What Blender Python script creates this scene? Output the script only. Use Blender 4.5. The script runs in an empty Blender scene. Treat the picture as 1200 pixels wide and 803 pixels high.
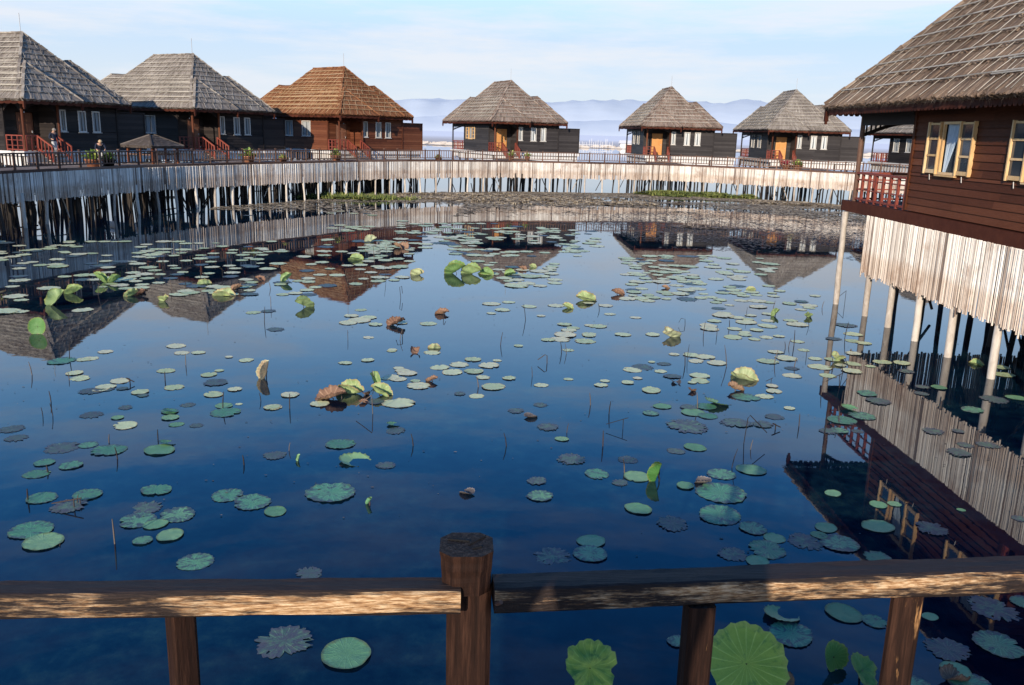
import bpy, math, random
from mathutils import Vector, Matrix, noise
random.seed(11)
K = 1.3                                   # layout units -> metres
R_ = math.radians
scene = bpy.context.scene
C = bpy.data.collections.new("place"); scene.collection.children.link(C)
U = random.uniform
# ------------------------------------------------------------------ materials
def nt(name):
    m = bpy.data.materials.new(name); m.use_nodes = True
    t = m.node_tree; b = t.nodes['Principled BSDF']
    return m, t, b
def N(t, typ, **kw):
    n = t.nodes.new(typ)
    for k, v in kw.items():
        if k in n.inputs.keys(): n.inputs[k].default_value = v
        else: setattr(n, k, v)
    return n
def mixc(t, f, a, b, mode='MIX'):
    n = t.nodes.new('ShaderNodeMix'); n.data_type = 'RGBA'; n.blend_type = mode
    for sock, v in ((n.inputs[0], f), (n.inputs[6], a), (n.inputs[7], b)):
        if hasattr(v, 'is_output'): t.links.new(v, sock)
        elif isinstance(v, (int, float)): sock.default_value = v
        else: sock.default_value = (*v, 1)
    return n.outputs[2]
def mth(t, op, a, b=None, clamp=False):
    n = t.nodes.new('ShaderNodeMath'); n.operation = op; n.use_clamp = clamp
    for i, v in enumerate((a, b)):
        if v is None: continue
        if hasattr(v, 'is_output'): t.links.new(v, n.inputs[i])
        else: n.inputs[i].default_value = v
    return n.outputs[0]
def ramp(t, f, stops):
    n = t.nodes.new('ShaderNodeValToRGB'); e = n.color_ramp.elements
    while len(e) < len(stops): e.new(0.5)
    for el, (p, c) in zip(e, stops):
        el.position = p; el.color = (*c, 1) if len(c) == 3 else c
    t.links.new(f, n.inputs[0]); return n.outputs[0]
def attr(t, name='tone'):
    n = t.nodes.new('ShaderNodeAttribute'); n.attribute_name = name; return n.outputs['Fac']
def coords(t, scale=(1, 1, 1)):
    c = t.nodes.new('ShaderNodeTexCoord'); mp = t.nodes.new('ShaderNodeMapping')
    mp.inputs['Scale'].default_value = scale
    t.links.new(c.outputs['Object'], mp.inputs[0]); return mp.outputs[0]
def noise_(t, vec, scale, detail=4, rough=.6):
    n = N(t, 'ShaderNodeTexNoise', Scale=scale, Detail=detail, Roughness=rough)
    t.links.new(vec, n.inputs['Vector']); return n.outputs['Fac']
def bump(t, b, h, strength=.3, dist=.02):
    n = N(t, 'ShaderNodeBump', Strength=strength, Distance=dist)
    t.links.new(h, n.inputs['Height']); t.links.new(n.outputs[0], b.inputs['Normal'])
def tonal(name, dark, mid, light, scale=(3, 3, 3), nsc=4, rough=.75, w=.55, bmp=.3, dist=.02, spec=.3, stain=None):
    """weathered surface: each piece has its own tone, broken up by two scales of noise"""
    m, t, b = nt(name)
    v = coords(t, scale); n1 = noise_(t, v, nsc, 6, .65)
    n2 = noise_(t, coords(t), .35, 3)
    f = mth(t, 'ADD', mth(t, 'MULTIPLY', attr(t), w), mth(t, 'MULTIPLY', n1, 1 - w))
    f = mth(t, 'ADD', f, mth(t, 'MULTIPLY', mth(t, 'SUBTRACT', n2, .5), .5))
    c = ramp(t, f, [(.18, dark), (.5, mid), (.82, light)])
    if stain:
        n3 = noise_(t, coords(t), 1.1, 5, .7)
        c = mixc(t, ramp(t, n3, [(.52, (0, 0, 0)), (.7, (.8, .8, .8))]), c, stain)
    t.links.new(c, b.inputs['Base Color']); b.inputs['Roughness'].default_value = rough
    b.inputs['Specular IOR Level'].default_value = spec
    bump(t, b, n1, bmp, dist); return m
M = {}
M['thatch_grey'] = tonal('thatch grey', (.11, .092, .078), (.25, .212, .18), (.40, .355, .30), (2, 2, 2), 6, .95, .5, .6, .03, .1, stain=(.11, .09, .075))
M['thatch_orange'] = tonal('thatch orange', (.10, .038, .018), (.215, .09, .042), (.33, .165, .085), (2, 2, 2), 6, .95, .5, .6, .03, .1)
M['thatch_brown'] = tonal('thatch brown', (.085, .052, .036), (.215, .15, .108), (.44, .34, .255), (4, 4, 4), 11, .95, .42, .6, .03, .1, stain=(.11, .07, .05))
M['thatch_tan'] = tonal('thatch tan', (.10, .07, .055), (.235, .175, .14), (.38, .30, .24), (2, 2, 2), 6, .95, .5, .6, .03, .1, stain=(.15, .085, .06))
M['batten'] = tonal('weathered bamboo batten', (.26, .23, .19), (.44, .40, .34), (.58, .53, .46), (2, 2, 2), 4, .8)
M['batten_tan'] = tonal('tan bamboo batten', (.36, .22, .11), (.52, .35, .19), (.62, .47, .30), (2, 2, 2), 4, .8)
M['wood_black'] = tonal('black stained boards', (.014, .011, .011), (.028, .022, .020), (.048, .037, .033), (1, 1, 6), 3, .6, .6, .25, .01, .15)
M['wood_grey'] = tonal('dark grey stained boards', (.026, .022, .022), (.042, .036, .035), (.062, .054, .052), (1, 1, 6), 3, .6, .6, .25, .01, .15)
M['wood_russet'] = tonal('russet boards', (.06, .018, .009), (.13, .042, .02), (.19, .07, .034), (1, 1, 6), 3, .6, .6, .25, .01, .15)
M['wood_maroon'] = tonal('red brown boards', (.045, .014, .006), (.095, .029, .012), (.155, .052, .023), (1, 1, 8), 5, .6, .5, .35, .012, .12)
M['beam_red'] = tonal('red brown beam', (.035, .010, .006), (.065, .018, .010), (.105, .032, .017), (1, 1, 1), 5, .7, .4, .3, .02, .12)
M['rail_red'] = tonal('red painted rail', (.13, .026, .016), (.22, .046, .029), (.32, .09, .058), (2, 2, 2), 5, .55, .4, .2, .01, .35)
M['rail_dark'] = tonal('brown walkway rail', (.055, .027, .018), (.12, .062, .042), (.21, .125, .09), (2, 2, 2), 5, .7)
def two_tone(m, zc):
    # the lower half of the skirt is stained by damp
    t = m.node_tree; b = t.nodes['Principled BSDF']; l = b.inputs['Base Color'].links[0]; src = l.from_socket
    sx = t.nodes.new('ShaderNodeSeparateXYZ'); t.links.new(coords(t), sx.inputs[0])
    z = mth(t, 'ADD', sx.outputs[2], mth(t, 'MULTIPLY', mth(t, 'SUBTRACT', noise_(t, coords(t, (3, 3, .2)), 1.5, 3), .5), .22))
    f = ramp(t, mth(t, 'SUBTRACT', mth(t, 'DIVIDE', z, zc), .5), [(.44, (1, 1, 1)), (.56, (0, 0, 0))])
    t.links.new(mixc(t, mth(t, 'MULTIPLY', f, .7), src, (.78, .66, .57), 'MULTIPLY'), b.inputs['Base Color']); return m
M['bamboo'] = tonal('bleached bamboo slats', (.18, .135, .11), (.60, .53, .465), (.86, .81, .74), (6, 6, .6), 4, .7, .75, .2, .01, .25, stain=(.36, .26, .2))
two_tone(M['bamboo'], 1.5 * K)
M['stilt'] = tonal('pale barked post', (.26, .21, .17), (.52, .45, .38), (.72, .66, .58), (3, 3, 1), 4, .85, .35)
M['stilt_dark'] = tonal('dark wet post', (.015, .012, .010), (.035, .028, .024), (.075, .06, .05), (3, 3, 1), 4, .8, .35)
M['white'] = tonal('whitewashed panel', (.45, .42, .39), (.68, .65, .62), (.8, .78, .76), (1, 1, 1), 2, .8, .3)
M['shutter'] = tonal('varnished window timber', (.48, .27, .11), (.68, .44, .21), (.76, .56, .34), (3, 3, 1), 3, .5, .3)
M['frame_pale'] = tonal('pale window frame', (.42, .38, .33), (.58, .54, .49), (.7, .67, .63), (2, 2, 2), 3, .6, .3)
M['door_orange'] = tonal('orange varnished door', (.42, .17, .045), (.55, .24, .07), (.62, .31, .11), (5, 5, 1), 3, .5, .4)
M['door_dark'] = tonal('brown door', (.13, .05, .03), (.20, .085, .05), (.27, .13, .08), (5, 5, 1), 3, .5, .4)
M['cloth'] = tonal('window curtain', (.45, .46, .46), (.60, .61, .60), (.72, .72, .71), (6, 6, .4), 4, .9, .2)
M['cloth_dim'] = tonal('shaded curtain', (.22, .23, .23), (.32, .33, .33), (.42, .42, .41), (6, 6, .4), 4, .9, .2)  # darker copy of the curtain, its shade put into the colour
M['cloth_blue'] = tonal('pale blue curtain', (.27, .33, .40), (.40, .48, .56), (.56, .63, .70), (8, 8, .4), 4, .9, .2)
M['terracotta'] = tonal('terracotta pot', (.28, .10, .05), (.42, .17, .09), (.5, .24, .14), (2, 2, 2), 4, .8, .3)
M['green_leaf'] = tonal('garden foliage', (.06, .12, .02), (.20, .30, .05), (.52, .55, .16), (3, 3, 3), 2, .5, .8)
M['red_leaf'] = tonal('red flowers', (.25, .03, .05), (.45, .07, .10), (.55, .18, .16), (3, 3, 3), 2, .5, .8)
M['steel'] = tonal('grey steel rod', (.30, .30, .31), (.4, .4, .41), (.5, .5, .5), (1, 1, 1), 1, .4, .2)
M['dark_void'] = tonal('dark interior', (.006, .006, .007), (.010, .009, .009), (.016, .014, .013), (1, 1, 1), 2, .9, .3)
M['stem'] = tonal('dead reed stem', (.02, .014, .012), (.045, .03, .026), (.13, .10, .08), (2, 2, 2), 2, .7, .9)
M['weed'] = tonal('floating dead weed', (.10, .075, .055), (.30, .235, .16), (.52, .43, .30), (1, 1, 1), 1.2, .8, .6)
M['weed_grey'] = tonal('wet grey weed', (.05, .04, .036), (.11, .09, .08), (.22, .185, .165), (1, 1, 1), 1.2, .8, .65)
M['weed_green'] = tonal('green water weed', (.045, .065, .016), (.12, .15, .035), (.25, .25, .07), (1, 1, 1), 1.2, .8, .65)
M['marsh'] = tonal('dry reed flat', (.42, .37, .33), (.52, .46, .41), (.6, .55, .5), (.02, .02, .02), 3, .95, .2, 0)  # reed tan, lightened by distance haze put into the colour
M['haze_white'] = tonal('distant pale paint', (.68, .66, .66), (.74, .72, .72), (.8, .78, .78), (1, 1, 1), 1, .9, .3, 0)
M['deck'] = tonal('walkway boards', (.12, .085, .065), (.24, .18, .145), (.36, .29, .24), (2, 2, 2), 4, .8)
M['skin'] = tonal('skin', (.38, .20, .13), (.45, .25, .17), (.5, .3, .21), (1, 1, 1), 2, .6, .3, .05)
M['navy'] = tonal('dark blue cloth', (.010, .013, .025), (.02, .025, .045), (.035, .04, .07), (4, 4, 4), 3, .9, .3)
M['khaki'] = tonal('pale trousers', (.34, .33, .31), (.46, .45, .43), (.55, .54, .52), (4, 4, 4), 3, .9, .3)
M['hair_grey'] = tonal('grey hair', (.14, .12, .10), (.22, .19, .16), (.3, .27, .24), (9, 9, 9), 4, .7, .3)
M['hair_fair'] = tonal('fair hair', (.32, .20, .10), (.45, .30, .16), (.56, .42, .26), (9, 9, 9), 4, .7, .3)
M['foam'] = tonal('cream plaster bowl', (.40, .36, .24), (.52, .48, .34), (.6, .56, .42), (2, 2, 2), 3, .8, .3)
def glass_mat():
    m, t, b = nt('window glass'); b.inputs['Base Color'].default_value = (.035, .045, .055, 1)
    b.inputs['Roughness'].default_value = .06; b.inputs['Specular IOR Level'].default_value = .8
    v = coords(t, (.7, .7, .7)); bump(t, b, noise_(t, v, 1.5, 2), .08, .02); return m
M['glass'] = glass_mat()

def rail_wood():
    """old handrail: near-black weathered top, ochre worn streaks where hands and sun have stripped the face"""
    m, t, b = nt('old handrail timber')
    v = coords(t, (1.4, 20, 20)); v2 = coords(t, (4, 90, 90)); n1 = noise_(t, v, 4.0, 8, .72); n2 = noise_(t, v2, 3.0, 8, .7)
    n3 = noise_(t, coords(t, (1.3, 4, 4)), 1.7, 4)
    dark = ramp(t, n2, [(.3, (.006, .003, .003)), (.55, (.024, .013, .009)), (.75, (.075, .042, .028))])
    worn = ramp(t, n2, [(.33, (.10, .04, .016)), (.47, (.44, .235, .10)), (.60, (.76, .53, .31))])
    f = mth(t, 'MULTIPLY', attr(t), mth(t, 'ADD', mth(t, 'MULTIPLY', n1, .5), mth(t, 'MULTIPLY', n3, .72)))
    f = ramp(t, f, [(.56, (0, 0, 0)), (.67, (1, 1, 1))])
    t.links.new(mixc(t, f, dark, worn), b.inputs['Base Color'])
    b.inputs['Roughness'].default_value = .62; b.inputs['Specular IOR Level'].default_value = .35
    bump(t, b, mth(t, 'ADD', n1, n2), .7, .006); return m
M['handrail'] = rail_wood()
def post_wood():
    m, t, b = nt('old post timber')
    v = coords(t, (22, 22, 1.4)); n1 = noise_(t, v, 2.5, 8, .72); n3 = noise_(t, coords(t, (9, 9, 2)), 2.2, 5)
    n4 = noise_(t, coords(t, (40, 40, 5)), 2.5, 6, .7)
    base = ramp(t, n1, [(.28, (.006, .003, .002)), (.5, (.024, .010, .006)), (.72, (.070, .031, .018))])
    f = ramp(t, mth(t, 'MULTIPLY', mth(t, 'ADD', mth(t, 'MULTIPLY', n3, .7), mth(t, 'MULTIPLY', n4, .4)), attr(t)), [(.50, (0, 0, 0)), (.60, (1, 1, 1))])
    c = mixc(t, f, base, (.55, .28, .11))
    top = ramp(t, attr(t), [(.02, (1, 1, 1)), (.06, (0, 0, 0))])
    c = mixc(t, top, c, ramp(t, n4, [(.45, (.012, .009, .008)), (.72, (.06, .05, .045)), (.78, (.25, .22, .2))]))
    t.links.new(c, b.inputs['Base Color']); b.inputs['Roughness'].default_value = .68
    b.inputs['Specular IOR Level'].default_value = .16
    bump(t, b, mth(t, 'ADD', n1, mth(t, 'MULTIPLY', n4, .5)), .7, .006); return m
M['post'] = post_wood()

def leaf_mat(name, cols, edge, veins=.35, rough=.42, trans=0.0, blotch=None, nveins=20, spec=.4):
    m, t, b = nt(name)
    tc = t.nodes.new('ShaderNodeTexCoord'); sx = t.nodes.new('ShaderNodeSeparateXYZ')
    uv = t.nodes.new('ShaderNodeUVMap'); t.links.new(uv.outputs[0], sx.inputs[0])
    oi = t.nodes.new('ShaderNodeObjectInfo'); rnd = mth(t, 'FRACT', mth(t, 'ADD', oi.outputs['Random'], attr(t)))
    ang = mth(t, 'MULTIPLY', sx.outputs[0], nveins)
    vf = mth(t, 'ABSOLUTE', mth(t, 'SUBTRACT', mth(t, 'FRACT', ang), .5))
    vein = ramp(t, vf, [(.0, (1, 1, 1)), (.11, (0, 0, 0))])
    rad = sx.outputs[1]
    add = t.nodes.new('ShaderNodeVectorMath'); add.operation = 'ADD'
    cmb = t.nodes.new('ShaderNodeCombineXYZ'); t.links.new(mth(t, 'MULTIPLY', rnd, 37), cmb.inputs[0])
    t.links.new(tc.outputs['Object'], add.inputs[0]); t.links.new(cmb.outputs[0], add.inputs[1])
    n1 = noise_(t, add.outputs[0], 3.2, 5, .6); n2 = noise_(t, add.outputs[0], 14, 5, .65)
    f = mth(t, 'ADD', mth(t, 'MULTIPLY', rnd, .55), mth(t, 'MULTIPLY', n1, .5))
    c = ramp(t, f, [(.2, cols[0]), (.5, cols[1]), (.8, cols[2])])
    c = mixc(t, mth(t, 'MULTIPLY', n2, .35), c, tuple(x * .45 for x in cols[0]))
    c = mixc(t, mth(t, 'MULTIPLY', vein, veins), c, tuple(min(1, x * 1.5 + .02) for x in cols[2]))
    ef = mth(t, 'ADD', rad, mth(t, 'MULTIPLY', mth(t, 'SUBTRACT', n1, .5), .5))
    c = mixc(t, ramp(t, ef, [(.86, (0, 0, 0)), (1.0, (.85, .85, .85))]), c, edge)
    if blotch:
        lo, hi, bc = blotch
        cb = t.nodes.new('ShaderNodeCombineXYZ'); t.links.new(mth(t, 'MULTIPLY', sx.outputs[0], 26), cb.inputs[0]); t.links.new(mth(t, 'MULTIPLY', rad, 2.2), cb.inputs[1]); t.links.new(mth(t, 'MULTIPLY', rnd, 19), cb.inputs[2])
        n3 = noise_(t, cb.outputs[0], 1.0, 5, .65)
        n3 = mth(t, 'ADD', mth(t, 'MULTIPLY', n3, .7), mth(t, 'ADD', mth(t, 'MULTIPLY', n1, .3), mth(t, 'MULTIPLY', mth(t, 'SUBTRACT', rad, .6), .10)))
        n3 = mth(t, 'ADD', n3, mth(t, 'MULTIPLY', mth(t, 'SUBTRACT', rnd, .5), .10))
        c = mixc(t, ramp(t, n3, [(lo - .02, (0, 0, 0)), (hi - .02, (.9, .9, .9))]), c, bc)
        c = mixc(t, ramp(t, mth(t, 'ADD', mth(t, 'MULTIPLY', n1, .6), mth(t, 'MULTIPLY', n2, .4)), [(lo, (0, 0, 0)), (hi, (1, 1, 1))]), c, bc)
    t.links.new(c, b.inputs['Base Color']); b.inputs['Roughness'].default_value = rough
    b.inputs['Specular IOR Level'].default_value = spec
    bump(t, b, mth(t, 'ADD', mth(t, 'MULTIPLY', vein, .4), n2), .5, .012)
    if trans:
        tr = t.nodes.new('ShaderNodeBsdfTranslucent'); t.links.new(c, tr.inputs[0])
        mx = t.nodes.new('ShaderNodeMixShader'); mx.inputs[0].default_value = trans
        t.links.new(b.outputs[0], mx.inputs[1]); t.links.new(tr.outputs[0], mx.inputs[2])
        t.links.new(mx.outputs[0], t.nodes['Material Output'].inputs[0])
    return m
M['L_f'] = leaf_mat('frilled pad green', [(.055, .20, .105), (.10, .31, .17), (.20, .42, .21)], (.10, .10, .06), .5, .42, 0, (.53, .60, (.055, .075, .095)))
M['L_s'] = leaf_mat('smooth pad green', [(.10, .26, .12), (.17, .37, .18), (.28, .46, .22)], (.11, .14, .06), .12, .45, 0, (.68, .75, (.05, .06, .05)))
M['L_p'] = leaf_mat('pale pad', [(.44, .54, .25), (.72, .78, .42), (.80, .74, .46)], (.46, .32, .16), .2, .4, 0, (.66, .74, (.13, .10, .06)))
M['L_d'] = leaf_mat('decayed pad', [(.06, .09, .10), (.09, .16, .12), (.15, .28, .15)], (.07, .06, .05), .5, .45, 0, (.48, .58, (.075, .078, .10)))
M['L_y'] = leaf_mat('curled pale leaf', [(.32, .44, .16), (.48, .56, .25), (.62, .62, .40)], (.46, .30, .15), .3, .5, .25)
M['L_u'] = leaf_mat('curled green leaf', [(.16, .30, .09), (.26, .41, .14), (.40, .50, .23)], (.30, .32, .08), .3, .5, .25)
M['L_g'] = leaf_mat('curled dark leaf', [(.05, .17, .035), (.08, .22, .045), (.12, .27, .07)], (.2, .24, .05), .35, .5, .15)
M['L_V'] = leaf_mat('big sunlit leaf', [(.26, .42, .05), (.42, .55, .08), (.54, .62, .14)], (.42, .48, .10), .4, .5, .2, (.55, .68, (.12, .26, .05)))
M['L_b'] = leaf_mat('withered leaf', [(.17, .08, .05), (.28, .15, .09), (.40, .25, .15)], (.12, .07, .05), .6, .7, .1, None, 14)
M['L_r'] = leaf_mat('reddish folded leaf', [(.42, .20, .13), (.55, .36, .22), (.60, .52, .30)], (.55, .55, .32), .6, .6, .15, None, 16)
M['L_k'] = leaf_mat('dark dead cup', [(.05, .04, .04), (.09, .075, .07), (.16, .14, .13)], (.2, .18, .17), .4, .6, 0)

# ------------------------------------------------------------------ mesh builder
class MB:
    def __init__(s): s.v = []; s.f = []; s.t = []; s.uv = {}
    def add(s, vs, fs, tone=None):
        b = len(s.v); s.v.extend([tuple(p) for p in vs])
        tn = U(0, 1) if tone is None else tone
        for f in fs: s.f.append([i + b for i in f]); s.t.append(tn)
    def box(s, c, d, rz=0.0, tone=None, M4=None):
        x, y, z = (k / 2 for k in d); vs = []
        cs, sn = math.cos(rz), math.sin(rz)
        for k in (-1, 1):
            for a, b in ((-1, -1), (1, -1), (1, 1), (-1, 1)):
                px, py = a * x, b * y
                vs.append((c[0] + px * cs - py * sn, c[1] + px * sn + py * cs, c[2] + k * z))
        s.add(vs, [(3, 2, 1, 0), (4, 5, 6, 7), (0, 1, 5, 4), (1, 2, 6, 5), (2, 3, 7, 6), (3, 0, 4, 7)], tone)
    def quad(s, a, b, c, d, tone=None): s.add([a, b, c, d], [(0, 1, 2, 3)], tone)
    def bar(s, p, q, w, h, tone=None, up=(0, 0, 1)):
        """rectangular bar from p to q"""
        p, q = Vector(p), Vector(q); d = (q - p).normalized(); up = Vector(up)
        sd = d.cross(up)
        if sd.length < 1e-4: sd = d.cross(Vector((1, 0, 0)))
        sd.normalize(); n = sd.cross(d)
        vs = []
        for e in (p, q):
            for a, b in ((-1, -1), (1, -1), (1, 1), (-1, 1)): vs.append(e + sd * (a * w / 2) + n * (b * h / 2))
        s.add(vs, [(3, 2, 1, 0), (4, 5, 6, 7), (0, 1, 5, 4), (1, 2, 6, 5), (2, 3, 7, 6), (3, 0, 4, 7)], tone)
    def tube(s, pts, rad, n=6, tone=None, caps=True):
        pts = [Vector(p) for p in pts]; vs = []; fs = []
        if not hasattr(rad, '__len__'): rad = [rad] * len(pts)
        for i, p in enumerate(pts):
            d = (pts[min(i + 1, len(pts) - 1)] - pts[max(i - 1, 0)]).normalized()
            a = d.cross(Vector((0, 0, 1)))
            if a.length < .6: a = d.cross(Vector((1, 0, 0)))
            a.normalize(); b = d.cross(a)
            for k in range(n):
                th = 2 * math.pi * k / n
                vs.append(p + (a * math.cos(th) + b * math.sin(th)) * rad[i])
            if i:
                for k in range(n):
                    fs.append(((i - 1) * n + k, (i - 1) * n + (k + 1) % n, i * n + (k + 1) % n, i * n + k))
        if caps:
            fs.append(tuple(reversed(range(n)))); fs.append(tuple(range((len(pts) - 1) * n, len(pts) * n)))
        s.add(vs, fs, tone)
    def lathe(s, prof, c=(0, 0, 0), n=14, tone=None):
        vs = []; fs = []
        for i, (r, z) in enumerate(prof):
            for k in range(n):
                th = 2 * math.pi * k / n; vs.append((c[0] + r * math.cos(th), c[1] + r * math.sin(th), c[2] + z))
            if i:
                for k in range(n): fs.append(((i - 1) * n + k, (i - 1) * n + (k + 1) % n, i * n + (k + 1) % n, i * n + k))
        s.add(vs, fs, tone)
    def mesh(s, name, mat, smooth=False, uvs=None, k=K):
        me = bpy.data.meshes.new(name)
        me.from_pydata([(x * k, y * k, z * k) for x, y, z in s.v], [], s.f); me.validate(clean_customdata=False)
        a = me.attributes.new('tone', 'FLOAT', 'FACE'); 
        if len(s.t) == len(me.polygons): a.data.foreach_set('value', s.t)
        if mat: me.materials.append(mat)
        if uvs:
            l = me.uv_layers.new(name='UVMap')
            for lp in me.loops: l.data[lp.index].uv = uvs[lp.vertex_index]
        if smooth: me.polygons.foreach_set('use_smooth', [True] * len(me.polygons))
        me.update(); return me
    def build(s, name, mat, parent=None, smooth=False, kind=None):
        o = bpy.data.objects.new(name, s.mesh(name, mat, smooth)); C.objects.link(o)
        if parent: o.parent = parent
        if kind: o['kind'] = kind
        return o
def thing(name, label, cat, loc=(0, 0, 0), rz=0, group=None):
    o = bpy.data.objects.new(name, None); C.objects.link(o); o.empty_display_size = .3
    o.location = [x * K for x in loc]; o.rotation_euler = (0, 0, rz)
    return tag(o, label, cat, group)
def tag(o, label, cat, group=None):
    o['label'] = label; o['category'] = cat
    if group: o['group'] = group
    return o
def struct(o): o['kind'] = 'structure'; return o
def shift(o, loc):
    """re-base a mesh object at loc (layout units) without moving it"""
    v = Vector(loc) * K; o.data.transform(Matrix.Translation(-v)); o.location = v; return o

# ------------------------------------------------------------------ thatched roofs
def thatch(mb, bt, A, B, Cc, D, rows, w, jag=.05, lift=.045, br=.026, stick=.55, closed=True):
    """one roof slope: eave A->B, top D->Cc.  Overlapping courses with ragged lower edges, battens and slanting sticks."""
    A, B, Cc, D = map(Vector, (A, B, Cc, D))
    n = (B - A).cross(D - A).normalized()
    if n.z < 0: n = -n
    up = ((D + Cc) / 2 - (A + B) / 2).normalized()
    ed = (B - A).normalized()
    def Lp(t): return A + (D - A) * t
    def Rp(t): return B + (Cc - B) * t
    mb.add([A - n * .05, B - n * .05, Cc - n * .05, D - n * .05], [(0, 1, 2, 3)], .15)
    for i in range(rows):
        t0, t1 = i / rows, min(1, (i + 1.3) / rows)
        l0, r0, l1, r1 = Lp(t0), Rp(t0), Lp(t1), Rp(t1)
        k = max(1, int((r0 - l0).length / w))
        prev = None
        for j in range(k + 1):
            s = j / k
            lo = l0.lerp(r0, s) - up * (U(0, jag) + (jag if i == 0 else 0)) + n * (lift * U(.6, 1.3))
            hi = l1.lerp(r1, s) + n * .004 + n * lift * .1
            if prev:
                tn = min(1, max(0, random.gauss(.46, .16)))
                # the ragged end: each bundle is shifted on its own
                dz = up * U(-jag, jag) * .8
                mb.add([prev[0] + dz, lo + dz, hi, prev[1]], [(0, 1, 2, 3)], tn)
                if i == 0: mb.add([prev[0] + dz, lo + dz, l0.lerp(r0, s) - n * .10 - up * U(0, .06), l0.lerp(r0, (j - 1) / k) - n * .10 - up * U(0, .06)], [(0, 3, 2, 1)], tn * .7)
            prev = (lo, hi)
        if i:
            e = ed * .03
            p0, p1 = l0 + n * (lift + .032) + up * .03, r0 + n * (lift + .032) + up * .03
            L = (p1 - p0).length; m = max(1, int(L / 1.5)); q = p0
            for j in range(1, m + 1):
                e2 = p0.lerp(p1, j / m) + n * U(-.01, .015) + up * U(-.025, .025)
                bt.bar(q, e2, br, br); q = e2
        # slanted sticks tying the course down
        p0, p1 = l0 + n * (lift + .01), r0 + n * (lift + .01); L = (p1 - p0).length
        x = U(.1, stick)
        while x < L - .05:
            a = p0 + ed * x
            top = l1.lerp(r1, 0) if False else a + (up * ((l1 - l0).dot(up)) * .8 + ed * U(.06, .2)) + n * .0
            tt = (top - A).dot(up) / max(1e-6, (D - A).dot(up))
            if tt < 1 and (top - Lp(tt)).dot(ed) > 0 and (Rp(tt) - top).dot(ed) > 0:
                bt.bar(a + n * .014, top + n * .012, br * .42, br * .42)
            x += stick * U(.75, 1.3)
def loose_fibres(mb, A, B, Cc, D, n):
    A, B, Cc, D = map(Vector, (A, B, Cc, D)); nn = (B - A).cross(D - A).normalized(); nn = nn if nn.z > 0 else -nn
    up = ((D + Cc) / 2 - (A + B) / 2).normalized(); ed = (B - A).normalized()
    for _ in range(n):
        t = U(.02, .97); p = (A + (D - A) * t).lerp(B + (Cc - B) * t, U(0, 1)) + nn * U(.05, .075)
        y = random.gauss(0, .35); d = -up * math.cos(y) + ed * math.sin(y); L = U(.1, .34); q = d.cross(nn) * U(.003, .007)
        mb.add([p - q, p + q, p + d * L + nn * U(-.02, .03)], [(0, 1, 2)], random.random())
def ridge_cap(bt, p, q, w=.12):
    p, q = Vector(p), Vector(q); L = (q - p).length; m = max(2, int(L / .3)); d = (q - p) / m
    for j in range(m):
        a = p + d * j; b = p + d * (j + 1.08)
        bt.bar(a + Vector((U(-.02, .02), U(-.02, .02), .03 + U(0, .03))), b + Vector((U(-.02, .02), U(-.02, .02), .03 + U(0, .03))), w * U(.85, 1.1), .07)
E_, PZ, BZ = 4.91, 7.94, 6.8
A_, B_, FL = 6.49, 11.1, 2.6
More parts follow.
